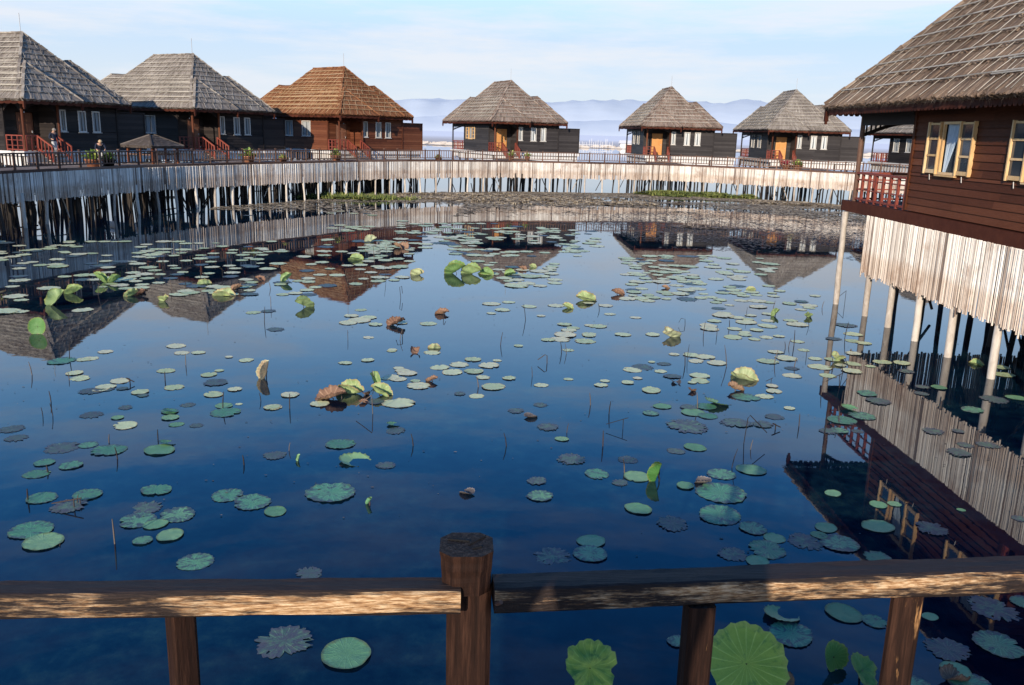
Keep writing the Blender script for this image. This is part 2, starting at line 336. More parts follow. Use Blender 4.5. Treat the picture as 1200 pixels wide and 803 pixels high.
def hut_roof(root, mat, batm, near=False):
    BZ = 7.6 if near else 6.8
    w = .024 if near else .11; br = .021 if near else .024; st = .5 if near else .5
    rows = 12 if near else 12
    j = .05 if near else .035
    mb, bt = MB(), MB()
    a1, a2 = (2.82, 3.11, PZ), (2.82, 6.48, PZ); xm, ym = 5.64, 9.6
    if near: xm, ym = A_, B_; a1, a2 = (3.245, 3.6, 8.38), (3.245, 7.56, 8.38)
    kw = dict(w=w, br=br, stick=st, jag=j)
    thatch(mb, bt, (0, ym, E_), (0, .35, E_), a1, a2, rows, **kw)
    thatch(mb, bt, (0, .35, E_), (xm, .35, E_), a1, a1, rows, **kw)
    thatch(mb, bt, (xm, .35, E_), (xm, ym, E_), a2, a1, rows, **kw)
    thatch(mb, bt, (xm, ym, E_), (0, ym, E_), a2, a2, rows, **kw)
    ridge_cap(mb, (0, .35, E_), a1); ridge_cap(mb, (xm, .35, E_), a1); ridge_cap(mb, a1, a2)
    ridge_cap(mb, (0, ym, E_), a2); ridge_cap(mb, (xm, ym, E_), a2)
    if near: loose_fibres(mb, (0, ym, E_), (0, .35, E_), a1, a2, 4200); loose_fibres(mb, (xm, ym, E_), (0, ym, E_), a2, a2, 600)
    # lower roof reaching out over the bath end and the veranda end
    x0, y0, x1, y1 = .05, .42, A_, B_
    i0, j0, i1, j1 = 1.8, 2.35, 4.72, 9.2
    r2 = max(4, rows * 6 // 10)
    e = E_ - .01
    if not near:
        thatch(mb, bt, (x0, y1, e), (x0, y0, e), (i0, j0, BZ), (i0, j1, BZ), r2, **kw)
        thatch(mb, bt, (x0, y0, e), (x1, y0, e), (i1, j0, BZ), (i0, j0, BZ), r2, **kw)
        thatch(mb, bt, (x1, y0, e), (x1, y1, e), (i1, j1, BZ), (i1, j0, BZ), r2, **kw)
        thatch(mb, bt, (x1, y1, e), (x0, y1, e), (i0, j1, BZ), (i1, j1, BZ), r2, **kw)
        mb.quad((i0, j1, BZ + .03), (i0, j0, BZ + .03), (i1, j0, BZ + .03), (i1, j1, BZ + .03), .4)
        ridge_cap(mb, (x1, y0, e), (i1, j0, BZ)); ridge_cap(mb, (x1, y1, e), (i1, j1, BZ)); ridge_cap(mb, (x0, y1, e), (i0, j1, BZ))
        ridge_cap(mb, (i1, j0, BZ), (i1, j1, BZ)); ridge_cap(mb, (i0, j1, BZ), (i1, j1, BZ))
    # porch roof over the corner
    p0, p1 = -.04, 3.17; ax, ay, az = 1.57, 1.62, 6.52; r3 = max(3, rows // 2)
    thatch(mb, bt, (p0, 4.0, E_ - .02), (p0, 0, E_ - .02), (ax, ay, az), (ax, 4.0, az), r3, **kw)
    thatch(mb, bt, (p0, 0, E_ - .02), (p1, 0, E_ - .02), (ax, ay, az), (ax, ay, az), r3, **kw)
    thatch(mb, bt, (p1, 0, E_ - .02), (p1, 4.0, E_ - .02), (ax, 4.0, az), (ax, ay, az), r3, **kw)
    ridge_cap(mb, (p0, 0, E_ - .02), (ax, ay, az)); ridge_cap(mb, (p1, 0, E_ - .02), (ax, ay, az))
    if near:
        for i in range(900):
            y = U(.4, B_); L = U(.04, .16); w_ = U(.006, .016); x = U(-.06, .02); z = E_ + U(-.06, .02)
            mb.add([(x, y, z + .05), (x, y + w_, z + .05), (x - L * U(.3, .8), y + U(-.04, .04), z - L)], [(0, 1, 2)])
    rf = mb.build('roof', mat, root)
    bt.build('roof_battens', batm, rf)
    # eave boards, scalloped along the lower edge, with a little drop at each corner
    eb = MB()
    ring = [(.06, .44), (3.0, .44), (A_ - .06, .48), (A_ - .06, B_ - .06), (.06, B_ - .06)]
    def scallop(p, q, z=E_ - .20, h=.13):
        p, q = Vector(p), Vector(q); L = (q - p).length; m = max(2, int(L / (.14 if near else .4))); d = (q - p) / m
        for t in range(m):
            a = p + d * t; b = a + d; mid = (a + b) / 2
            eb.add([(a.x, a.y, z + h), (b.x, b.y, z + h), (b.x, b.y, z), (mid.x + d.x * .25, mid.y + d.y * .25, z - .045), (mid.x - d.x * .25, mid.y - d.y * .25, z - .045), (a.x, a.y, z)], [(0, 1, 2, 3, 4, 5)])
    scallop((.05, B_ - .04), (.05, .02)); scallop((.03, .04), (3.1, .04)); scallop((3.1, .46), (A_ - .05, .46))
    scallop((A_ - .05, .46), (A_ - .05, B_ - .04)); scallop((A_ - .05, B_ - .04), (.05, B_ - .04))
    for x, y in ((.05, .04), (3.12, .04), (A_ - .05, .46), (.05, B_ - .04), (A_ - .05, B_ - .04)):
        eb.box((x, y, E_ - .24), (.09, .09, .30)); eb.box((x, y, E_ - .42), (.055, .055, .08))
    eb.build('eave_board', M['beam_red'], rf)
    return rf

# ------------------------------------------------------------------ walls
def siding(mb, p0, p1, z0, z1, holes=(), h=.15):
    """lap boards from p0 to p1 (plan points); the outside is on the right hand of p0->p1"""
    p0, p1 = Vector((*p0, 0)), Vector((*p1, 0)); L = (p1 - p0).length; d = (p1 - p0) / L
    n = Vector((d.y, -d.x, 0)); z = z0
    while z < z1 - 1e-3:
        zt = min([z1, z + h] + [k for q in holes for k in (q[2], q[3]) if z + .004 < k < z + h]); cuts = [0.0, L]
        for a, b, c, e in holes:
            if c < zt - .002 and e > z + .002: cuts += [a, b]
        cuts = sorted(cuts)
        for a, b in zip(cuts[::2], cuts[1::2]):
            if b - a < .01: continue
            # long boards are butted at odd places
            js = [a]
            if b - a > 2.2: js.append(a + (b - a) * U(.3, .7))
            js.append(b)
            for s, e in zip(js, js[1:]):
                q0, q1 = p0 + d * s, p0 + d * e
                lo = n * .03; tn = U(.1, .9)
                v = [q0 + lo, q1 + lo, q1 + n * .004, q0 + n * .004]
                mb.add([(v[0].x, v[0].y, z), (v[1].x, v[1].y, z), (v[2].x, v[2].y, zt), (v[3].x, v[3].y, zt)], [(0, 1, 2, 3)], tn)
                mb.add([(v[0].x, v[0].y, z), (v[1].x, v[1].y, z), (q1.x, q1.y, z + .002), (q0.x, q0.y, z + .002)], [(3, 2, 1, 0)], tn * .4)
        z = zt
def hut_window(root, side, c, z0, z1, w, fm, shutters=0, curtain=None, open_gap=False, near=False):
    """a window on the pond side.  side 'L': plane u=.67 facing -u; side 'R': plane v=1.0 facing -v"""
    def P(s, z, o=0.0):                      # s along the wall seen from outside left->right
        return (.67 - o, c - s, z) if side == 'L' else (c + s, 1.0 - o, z)
    f = MB(); t = .05; hw = w / 2
    for a, b, q in (((-hw, z0 + t / 2), (hw, z0 + t / 2), 0), ((-hw, z1 - t / 2), (hw, z1 - t / 2), 0), ((-hw + t / 2, z0 + t), (-hw + t / 2, z1 - t), 1), ((hw - t / 2, z0 + t), (hw - t / 2, z1 - t), 1)):
        f.bar(P(a[0], a[1], .03), P(b[0], b[1], .03), t, t, None, (0, 0, 1) if not q else ((1, 0, 0) if side == 'R' else (0, 1, 0)))
    f.bar(P(-hw - .05, z0 - .02, .045), P(hw + .05, z0 - .02, .045), .09, .03)
    win = f.build('window', fm, root)
    g = MB(); g.quad(P(-hw, z0, -.035), P(hw, z0, -.035), P(hw, z1, -.035), P(-hw, z1, -.035))
    g.build('pane', M['glass'] if (open_gap or shutters) else M['glass'], win)
    if curtain:
        cm = MB(); 
        def drape(s0, s1, gather):
            m = 10
            for i in range(m):
                for k in range(6):
                    pts = []
                    for ii, kk in ((i, k), (i + 1, k), (i + 1, k + 1), (i, k + 1)):
                        a = ii / m; b = kk / 6
                        s_ = s0 + (s1 - s0) * (a * (1 - gather * (1 - b)))
                        pts.append(P(s_, z0 + t + (z1 - z0 - 2 * t) * b, -.025 + .008 * math.sin(a * 26)))
                    cm.add(pts, [(0, 1, 2, 3)], .5 + .4 * math.sin(i * 2.1))
        if open_gap: drape(-hw + t, hw - t, .78)
        else:
            drape(-hw + t, -.02, .15); drape(hw - t, .02, .15)
        cm.build('curtain', curtain, win)
    if shutters:
        for sg in (-1, 1):
            sw = shutters; s0 = sg * (hw + .02); s1 = sg * (hw + .02 + sw); lo, hi = min(s0, s1), max(s0, s1)
            sm = MB(); tt = .075
            for a in (lo + tt / 2, hi - tt / 2): sm.bar(P(a, z0, .055), P(a, z1, .055), tt, .035, None, (1, 0, 0) if side == 'R' else (0, 1, 0))
            for z in (z0 + tt * .7, z1 - tt / 2, z0 + (z1 - z0) * .36, z0 + (z1 - z0) * .68):
                sm.bar(P(lo + tt, z, .056), P(hi - tt, z, .056), .03, tt if z in (z0 + tt * .7,) else .04)
            so = sm.build('shutter', fm, win)
            gp = MB(); gp.quad(P(lo + tt * .5, z0 + .02, .048), P(hi - tt * .5, z0 + .02, .048), P(hi - tt * .5, z1 - .02, .048), P(lo + tt * .5, z1 - .02, .048)); 
            so2 = gp.build('shutter_pane', M['glass'], win)
            if near:
                hk = MB(); hk.tube([P((lo + hi) / 2, z0 - .01, .06), P((lo + hi) / 2 + .01, z0 - .12, .05)], .008, 5)
                hk.build('hook', M['frame_pale'], win)
    return win
def rail_panel(name, root, p, q, z0, z1, mat, posts=True, n=4, mids=(.35, .68)):
    mb = MB(); p, q = Vector((*p, 0)), Vector((*q, 0)); dz = z1 - z0
    Z = lambda v, z: (v.x, v.y, z)
    mb.bar(Z(p, z1 - .025), Z(q, z1 - .025), .075, .05); mb.bar(Z(p, z0 + .07), Z(q, z0 + .07), .045, .045)
    for m in mids: mb.bar(Z(p, z0 + dz * m), Z(q, z0 + dz * m), .03, .03)
    for i in range(0 if posts else 1, n + (1 if posts else 0)):
        a = p.lerp(q, i / n); mb.box((a.x, a.y, z0 + dz / 2), (.06, .06, dz - .01))
    return mb.build(name, mat, root)

def skirt_mesh(path, z0, z1, w, off=0.0):
    mb = MB()
    for (a, b) in zip(path, path[1:]):
        a, b = Vector((*a, 0)), Vector((*b, 0)); L = (b - a).length; d = (b - a) / L; s = 0.0
        n = Vector((d.y, -d.x, 0))
        while s < L:
            ww = w * U(.7, 1.25); o = n * (off + U(-.012, .012)); p = a + d * (s + ww / 2) + o
            lean = d * U(-.012, .012); lo = z0 + U(-.06, .03) - (U(0, .12) if random.random() < .06 else 0); hi = z1 + U(-.01, .0)
            if random.random() < .012: s += ww; continue
            x = d * (ww * .46); t = n * .02
            tn = min(1, max(0, random.gauss(.62, .18))) if random.random() < .93 else U(.0, .25)
            vs = [p - x + lean, p + lean + t * 1.1, p + x + lean, p - x, p + t * 1.1, p + x]
            mb.add([(v.x, v.y, lo) for v in vs[:3]] + [(v.x, v.y, hi) for v in vs[3:]], [(0, 1, 4, 3), (1, 2, 5, 4)], tn)
            s += ww
    return mb
def stilt_mb(x, y, z1, r=.055, lean=.05, z0=-.5, n=7, seg=4):
    mb = MB(); lx, ly = U(-lean, lean), U(-lean, lean); pts = []; rr = []
    for i in range(seg + 1):
        t = i / seg; pts.append((x + lx * (1 - t) + U(-.012, .012), y + ly * (1 - t) + U(-.012, .012), z0 + (z1 - z0) * t)); rr.append(r * U(.85, 1.15))
    mb.tube(pts, rr, n); return mb

def bungalow(label, loc, deg, wall, thatchm, bat, door, winL, winR=True, Lfr='frame_pale', near=False, Lsh=0, lamp=False, plinth=True, dz=0.0, group='thatched stilt bungalows round the pond'):
    root = thing('stilt_bungalow', label, 'bungalow', (loc[0], loc[1], 0), R_(deg), group)
    hut_roof(root, M[thatchm], M[bat], near)
    W = MB(); z0, z1 = FL + .02, E_ + .05
    hl = [(7.45 - (c + w / 2), 7.45 - (c - w / 2), a, b) for c, w, a, b in winL]
    siding(W, (.67, 7.45), (.67, 2.2), z0, z1, hl)
    wr = [(2.78, .34, 3.5, 4.5), (3.87, .46, 3.48, 4.48), (4.70, .46, 3.48, 4.48)] if winR else []
    hr = [(c - w / 2 - 2.5, c + w / 2 - 2.5, a, b) for c, w, a, b in wr]
    siding(W, (2.5, 1.0), (6.0, 1.0), z0, z1, hr)
    siding(W, (6.0, 1.0), (7.8, 1.0), z0, 4.47)
    siding(W, (7.8, 1.0), (7.8, 5.0), z0, 4.47); siding(W, (7.8, 5.0), (6.0, 5.0), z0, 4.47)
    siding(W, (6.0, 1.0), (6.0, 7.45), z0, z1)
    siding(W, (6.0, 7.45), (.67, 7.45), z0, z1)
    siding(W, (.67, 2.2), (2.5, 2.2), z0, z1, [(.62, 1.52, z0, 4.35)])
    siding(W, (2.5, 2.2), (2.5, 1.0), z0, z1)
    for x, y in ((.67, 7.45), (.67, 2.2), (2.5, 1.0), (6.0, 1.0), (7.8, 1.0)):
        W.box((x, y, (z0 + (4.47 if x > 7 else z1 - .1)) / 2), (.09, .09, (4.47 if x > 7 else z1 - .1) - z0), 0, .3)
    W.bar((6.0, .985, 4.49), (7.84, .985, 4.49), .1, .04, .3)
    W.build('wall', M[wall], root)
    I = MB()                                  # near-black sheets as painted shade behind the windows, and the ceiling under the thatch
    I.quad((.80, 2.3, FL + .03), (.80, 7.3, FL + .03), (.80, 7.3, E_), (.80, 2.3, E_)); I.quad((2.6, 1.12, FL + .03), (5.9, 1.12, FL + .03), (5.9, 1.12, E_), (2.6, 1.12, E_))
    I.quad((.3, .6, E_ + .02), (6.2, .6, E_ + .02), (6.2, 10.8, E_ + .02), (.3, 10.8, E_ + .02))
    I.build('ceiling_shade_sheets', M['dark_void'], root)
    P_ = MB(); P_.box((3.3, 5.75, FL - .1), (5.5, 9.6, .2)); P_.box((6.9, 3.0, FL - .1), (1.9, 4.2, .2))
    P_.build('platform', M['beam_red'] if near else M['white'], root)
    Bm = MB(); Bm.bar((.55, .9, FL - .13), (.55, 10.6, FL - .13), .06, .26); Bm.bar((.52, 10.6, FL - .13), (6.0, 10.6, FL - .13), .06, .26); Bm.bar((.52, .92, FL - .13), (7.85, .92, FL - .13), .06, .26)
    if near: Bm.build('floor_beam', M['beam_red'], root)
    for c, w, a, b in winL:
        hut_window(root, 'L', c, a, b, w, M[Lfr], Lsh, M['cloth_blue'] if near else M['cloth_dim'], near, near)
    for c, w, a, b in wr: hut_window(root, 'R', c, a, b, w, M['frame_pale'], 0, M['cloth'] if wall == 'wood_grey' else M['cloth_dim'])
    # porch: door, corner post, arch, steps, red rails
    d = MB(); d.box((1.74, 2.215, (z0 + 4.32) / 2), (.84, .05, 4.32 - z0)); 
    for zz in (3.0, 3.6, 4.1):
        for xx in (1.55, 1.93): d.box((xx, 2.183, zz), (.26, .02, .38))
    dd = d.build('door', M[door], root)
    h = MB(); h.box((2.06, 2.17, 3.45), (.03, .05, .1)); h.build('handle', M['steel'], dd)
    for x, y in ((.70, 1.03), (2.5, .93)):
        pm = MB(); pm.tube([(x, y, FL), (x, y, 3.6), (x, y, E_ - .1)], [.065, .055, .065], 8); pm.build('porch_post', M['rail_dark'] if near else M['wood_russet'], root)
    ar = MB(); m = 10
    for i in range(m):
        a0, a1 = i / m, (i + 1) / m; f = lambda a: 4.36 + .32 * math.sin(math.pi * a)
        x0, x1 = .75 + 1.7 * a0, .75 + 1.7 * a1
        ar.add([(x0, .98, f(a0)), (x1, .98, f(a1)), (x1, .98, E_ - .02), (x0, .98, E_ - .02)], [(0, 1, 2, 3)], .3)
        y0, y1 = 1.05 + 1.1 * a0, 1.05 + 1.1 * a1
        ar.add([(.66, y0, f(a0)), (.66, y1, f(a1)), (.66, y1, E_ - .02), (.66, y0, E_ - .02)], [(0, 1, 2, 3)], .3)
    ar.build('porch_arch', M['beam_red'] if wall == 'wood_russet' else M[wall], root)
    rail_panel('porch_railing', root, (.67, 2.12), (.67, 1.08), FL, FL + .72, M['rail_red'], n=3)
    rail_panel('porch_railing', root, (.74, .98), (1.28, .98), FL, FL + .72, M['rail_red'], n=2)
    rail_panel('porch_railing', root, (2.36, .98), (2.52, .98), FL, FL + .72, M['rail_red'], n=1)
    stp = MB()
    for k in range(3): stp.box((1.82, .78 - .27 * k, FL - .1 - .145 * k), (1.02, .29, .05))
    stp.build('steps', M['deck'], root)
    for x in (1.30, 2.34):
        s = MB(); s.bar((x, .95, FL + .70), (x, .05, 2.13 + .70), .06, .06); s.bar((x, .95, FL + .12), (x, .05, 2.13 + .14), .05, .08)
        for k in range(5):
            t = k / 4; s.box((x, .93 - .86 * t, FL + .35 - .45 * t), (.05, .05 if k not in (0, 4) else .07, .72))
        s.build('stair_rail', M['rail_red'], root)
    # open veranda at the far end
    for x, y in ((.66, 10.2), (3.2, 10.45), (5.8, 10.2)):
        pm = MB(); pm.tube([(x, y, FL - .2), (x, y, 3.7), (x, y, E_ - .05)], .06, 8); pm.build('veranda_post', M['wood_black'] if not near else M['rail_dark'], root)
    vl = MB()
    for (a, b) in (((.64, 7.5), (.64, 10.2)), ((.66, 10.24), (5.8, 10.24)), ((5.84, 10.2), (5.84, 7.5))):
        a, b = Vector((*a, 0)), Vector((*b, 0)); L = (b - a).length
        vl.bar((a.x, a.y, E_ - .16), (b.x, b.y, E_ - .16), .08, .24, .3)
        if a.x < .65:
            vl.bar((a.x + .002, a.y, E_ - .36), (b.x + .002, b.y, E_ - .36), .05, .24, .3); continue
        bays = 2 if L > 4 else 1
        for bay in range(bays):
            q0, q1 = a.lerp(b, bay / bays), a.lerp(b, (bay + 1) / bays); m = int((q1 - q0).length / .11); prev = None
            for i in range(m + 1):
                t = i / m; lo = 4.18 + .36 * math.sin(math.pi * t); p = q0.lerp(q1, t)
                if 0 < i < m: vl.box((p.x, p.y, (lo + E_ - .2) / 2), (.035, .035, E_ - .2 - lo), 0, .3)
                if prev: vl.bar(prev, (p.x, p.y, lo), .05, .08, .3)
                prev = (p.x, p.y, lo)
    vl.build('veranda_valance', M['wood_black'], root)
    for (a, b, n) in (((.66, 7.52), (.66, 10.2), 7), ((.70, 10.22), (5.78, 10.22), 12), ((5.8, 10.2), (5.8, 7.55), 7)):
        rail_panel('veranda_railing', root, a, b, FL, FL + .72, M['rail_red'], n=n, mids=(.42, .74))
    if plinth:
        pl = MB(); pl.quad((.72, 10.3, 1.95), (.72, 1.02, 1.95), (.72, 1.02, FL - .05), (.72, 10.3, FL - .05)); pl.quad((.72, 1.10, 1.95), (7.8, 1.10, 1.95), (7.8, 1.10, FL - .05), (.72, 1.10, FL - .05))
        pl.build('plinth', M['white'], root)
    if lamp:
        l = MB(); l.lathe([(.02, .1), (.14, 0), (.1, -.02), (.0, -.02)], (lamp[0], lamp[1], lamp[2]), 10); l.build('wall_lamp', M['white'], root)
    rd = MB(); rd.tube([(2.82, 3.2, PZ), (2.82, 3.2, PZ + .9)], .016, 5); rd.build('lightning_rod', M['steel'], root)
    xs, ys = ((.75, 2.0, 3.3, 4.6, 5.8, 7.4), (1.2, 2.7, 4.2, 5.7, 7.2, 8.7, 10.2))
    for x in xs:
        for y in ys:
            if x > 6 and y > 5: continue
            if near and x < 1: continue
            stilt_mb(x + U(-.1, .1), y + U(-.1, .1), FL - .2, .065, .12).build('stilt', M['stilt_dark'], root)
    for i in range(8):
        br = MB(); x, y = U(.8, 5.5), U(1.2, 9.5); br.tube([(x, y, .2), (x + U(-.3, .3), y + random.choice((-1, 1)) * 1.4, 2.0)], .035, 5); br.build('brace', M['stilt_dark'], root)
    return root

# ------------------------------------------------------------------ setting: water, land, hills
def water():
    m, t, b = nt('pond water')
    b.inputs['Base Color'].default_value = (.0012, .0042, .014, 1); b.inputs['Roughness'].default_value = .015
    b.inputs['IOR'].default_value = 1.48
    v = coords(t); n1 = noise_(t, v, .9, 3, .55); n2 = noise_(t, v, 6.0, 3, .6)
    # a patch ruffled by the breeze near the far right of the pond
    sx = t.nodes.new('ShaderNodeSeparateXYZ'); t.links.new(v, sx.inputs[0])
    dx = mth(t, 'DIVIDE', mth(t, 'SUBTRACT', sx.outputs[0], 16.5 * K), 6.5 * K); dy = mth(t, 'DIVIDE', mth(t, 'SUBTRACT', sx.outputs[1], 40 * K), 8 * K)
    r2 = mth(t, 'ADD', mth(t, 'MULTIPLY', dx, dx), mth(t, 'MULTIPLY', dy, dy))
    r2 = mth(t, 'ADD', r2, mth(t, 'MULTIPLY', mth(t, 'SUBTRACT', noise_(t, v, .25, 4), .5), 1.6))
    msk = ramp(t, r2, [(.55, (1, 1, 1)), (.95, (0, 0, 0))])
    h = mth(t, 'ADD', mth(t, 'MULTIPLY', n1, .35), mth(t, 'MULTIPLY', n2, .04))
    h = mth(t, 'ADD', h, mth(t, 'MULTIPLY', msk, mth(t, 'MULTIPLY', noise_(t, v, 5.0, 4, .7), .55)))
    bump(t, b, h, .28, .012)
    # faint silt and submerged weed seen through the surface
    sil = ramp(t, mth(t, 'MULTIPLY', noise_(t, v, .45, 6, .65), noise_(t, v, 3.4, 6, .72)), [(.17, (.0008, .0048, .016)), (.28, (.003, .016, .030)), (.42, (.014, .040, .044))])
    t.links.new(sil, b.inputs['Base Color'])
    return m
wmb = MB(); wmb.quad((-900, -40, 0), (900, -40, 0), (900, 420, 0), (-900, 420, 0))
struct(wmb.build('water', water()))
# pond bed is never seen; reed flats close the lake far away
def marsh_far():
    m, t, b = nt('hazy reed flat'); b.inputs['Roughness'].default_value = 1; b.inputs['Specular IOR Level'].default_value = 0
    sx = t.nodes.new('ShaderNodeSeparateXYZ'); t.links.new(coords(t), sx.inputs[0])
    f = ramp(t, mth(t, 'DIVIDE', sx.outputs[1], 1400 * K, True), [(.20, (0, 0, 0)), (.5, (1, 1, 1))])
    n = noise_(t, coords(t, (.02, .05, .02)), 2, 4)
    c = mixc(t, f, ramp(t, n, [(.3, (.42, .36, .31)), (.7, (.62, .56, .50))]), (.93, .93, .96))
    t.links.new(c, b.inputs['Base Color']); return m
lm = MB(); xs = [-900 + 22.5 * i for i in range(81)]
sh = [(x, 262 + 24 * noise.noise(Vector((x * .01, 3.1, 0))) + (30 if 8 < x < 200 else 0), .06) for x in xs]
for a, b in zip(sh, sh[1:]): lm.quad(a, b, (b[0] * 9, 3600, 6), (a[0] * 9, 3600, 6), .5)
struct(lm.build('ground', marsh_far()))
rm = MB()
for i in range(1500):
    x = U(-160, 330); y = 270 + 24 * noise.noise(Vector((x * .01, 3.1, 0))) + (30 if 8 < x < 200 else 0) + U(-6, 40); h = U(.25, .9)
    rm.add([(x - U(.5, 2), y, .03), (x + U(.5, 2), y + U(-1, 1), .03), (x + U(-.5, 1.5), y, h), (x - U(.5, 1), y, h * .8)], [(0, 1, 2, 3)])
o = rm.build('reeds', M['marsh'], kind='stuff'); tag(o, 'pale dry reeds along the far lake shore', 'reeds')

def hills(name, Y, prof, col, seed, dep):
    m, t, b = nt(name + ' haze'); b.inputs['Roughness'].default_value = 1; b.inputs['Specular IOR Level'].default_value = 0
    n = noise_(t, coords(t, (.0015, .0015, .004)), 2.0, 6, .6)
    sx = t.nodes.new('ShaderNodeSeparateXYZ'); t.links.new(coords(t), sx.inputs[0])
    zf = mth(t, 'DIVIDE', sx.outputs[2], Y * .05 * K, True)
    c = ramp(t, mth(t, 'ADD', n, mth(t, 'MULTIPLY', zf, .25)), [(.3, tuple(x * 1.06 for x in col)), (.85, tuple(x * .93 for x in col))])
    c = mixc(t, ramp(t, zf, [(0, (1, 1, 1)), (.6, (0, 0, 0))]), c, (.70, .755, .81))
    t.links.new(c, b.inputs['Base Color'])
    mb = MB(); nx, ny = 240, 14; x0, x1 = -.9, .9; vs = []; fs = []
    def H(u):
        for (a, ha), (b_, hb) in zip(prof, prof[1:]):
            if a <= u <= b_:
                s = (u - a) / (b_ - a); s = s * s * (3 - 2 * s); return ha + (hb - ha) * s
        return prof[-1][1] if u > prof[-1][0] else prof[0][1]
    for j in range(ny + 1):
        w = j / ny
        for i in range(nx + 1):
            u = x0 + (x1 - x0) * i / nx; y = Y + dep * w
            z = H(u) * Y * (math.sin(w * math.pi / 2) ** .8)
            z *= 1 + .08 * noise.fractal(Vector((u * 26 + seed, w * 2.2, seed)), 1, 2, 5) + .05 * noise.noise(Vector((u * 90, seed, w * 3)))
            vs.append((u * y * 1.0, y, z))
    for j in range(ny):
        for i in range(nx): fs.append((j * (nx + 1) + i, j * (nx + 1) + i + 1, (j + 1) * (nx + 1) + i + 1, (j + 1) * (nx + 1) + i))
    mb.add(vs, fs, .5); o = mb.build(name, m, smooth=True); return struct(o)
PR = [(-.9, .036), (-.35, .040), (-.20, .036), (-.14, .0425), (-.10, .0475), (-.046, .0497), (-.01, .0475), (.03, .0462), (.07, .0505), (.106, .0535), (.14, .052), (.18, .0548), (.215, .0555), (.25, .057), (.29, .054), (.335, .0505), (.40, .05), (.5, .046), (.9, .04)]
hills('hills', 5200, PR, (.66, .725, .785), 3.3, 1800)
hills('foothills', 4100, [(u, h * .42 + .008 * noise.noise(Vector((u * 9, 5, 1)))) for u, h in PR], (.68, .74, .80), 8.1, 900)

# ------------------------------------------------------------------ bungalows
LW = [(6.45, .85, 3.45, 4.45), (4.5, .95, 3.45, 4.45)]
bungalow('grey thatched bungalow cut by the left edge, a man on its red steps', (-21.58, 38.72), 68.1, 'wood_black', 'thatch_grey', 'batten', 'door_dark', LW)
bungalow('grey thatched dark bungalow behind the little roofed shelter, second from the left', (-17.67, 48.44), 60.9, 'wood_black', 'thatch_grey', 'batten', 'door_dark', LW, lamp=(6.9, .9, 4.5))
bungalow('russet bungalow with the only orange brown thatched roof', (-11.13, 55.42), 48.8, 'wood_russet', 'thatch_orange', 'batten_tan', 'door_dark', LW)
bungalow('dark bungalow with open orange shutters, standing straight beyond the pond', (-1.94, 65.3), 24.1, 'wood_grey', 'thatch_tan', 'batten', 'door_orange', [(6.0, .7, 3.5, 4.42)], Lfr='shutter', Lsh=.6)
bungalow('dark grey bungalow right of the centre gap, narrow left side with two windows', (9.54, 68.71), 2.6, 'wood_grey', 'thatch_tan', 'batten', 'door_orange', LW)
bungalow('dark grey bungalow with red blossoms by its porch, left of the near bungalow', (19.1, 67.76), .1, 'wood_grey', 'thatch_grey', 'batten', 'door_orange', LW)
bungalow('far bungalow seen through the veranda of the near bungalow', (29.4, 62.4), 5, 'wood_black', 'thatch_grey', 'batten', 'door_dark', LW)
near_b = bungalow('near red brown bungalow on white stilts at the right, bamboo skirt below', (8.06, 11.58), 1.5, 'wood_maroon', 'thatch_brown', 'batten', 'door_dark',
         [(5.88, .66, 3.44, 4.47), (2.92, .66, 3.44, 4.47)], Lfr='shutter', near=True, Lsh=.55, plinth=False)
sk = skirt_mesh([(.50, 8.95), (.50, .9)], 1.0, FL - .24, .036); sk.build('bamboo_skirt', M['bamboo'], near_b)
sk = skirt_mesh([(.50, .86), (7.8, .86)], 1.0, FL - .24, .06); sk.build('bamboo_skirt', M['bamboo'], near_b)
sk = skirt_mesh([(6.0, 8.98), (.52, 8.98)], 1.0, FL - .24, .05); sk.build('bamboo_skirt', M['bamboo'], near_b)
sk = skirt_mesh([(6.02, .9), (6.02, 8.95)], 1.0, FL - .24, .05); sk.build('bamboo_skirt', M['bamboo'], near_b)
for y in (10.05, 8.6, 7.35, 6.05, 4.7, 3.2, 1.9): 
    mb = MB(); x = .42 if y > 10 else .56
    top = FL - .26
    lx, ly = U(.0, .05), U(-.02, .06)
    pts = [(x + (U(-.006, .006)) + lx * (1 - k / 7), y + U(-.006, .006) + ly * k / 7, -.5 + (top + .5) * k / 7) for k in range(8)]
    mb.tube(pts, [U(.066, .078) for _ in range(8)], 9); mb.build('stilt', M['stilt'], near_b, True)
fl = MB(); fl.quad((.6, .9, FL - .27), (6, .9, FL - .27), (6, 10.5, FL - .27), (.6, 10.5, FL - .27)); fl.build('floor_underside', M['dark_void'], near_b)  # near-black sheet: shade below the floor put into its colour
for o in near_b.children:
    if o.name.split('.')[0] == 'roof': o['label'] = 'brown shaggy thatched roof with slanting bamboo sticks'

# ------------------------------------------------------------------ the curved boardwalk
BW = [(-19.4, 20), (-19.0, 27), (-18.9, 31.9), (-18.15, 35.2), (-17.25, 38.5), (-15.9, 42.1), (-14.2, 45.7), (-12.0, 49.4), (-9.75, 53.7), (-7.2, 57.0), (-4.5, 59.4), (-.4, 62.0), (5, 63.0), (10, 64.3), (12.3, 63.9), (15.4, 62.0), (19.3, 60), (23, 57), (28, 52), (32, 47)]
def offs(path, d):
    out = []
    for i, p in enumerate(path):
        a = Vector(path[max(0, i - 1)]); b = Vector(path[min(len(path) - 1, i + 1)]); t = (b - a).normalized()
        out.append((p[0] - t.y * d, p[1] + t.x * d))
    return out
def walk(path, step):
    """points every `step` along the path, with direction"""
    out = []; acc = 0.0
    for a, b in zip(path, path[1:]):
        a, b = Vector(a), Vector(b); L = (b - a).length; s = acc
        while s < L: out.append((a.lerp(b, s / L), (b - a) / L)); s += step
        acc = s - L
    return out
DK = 2.128
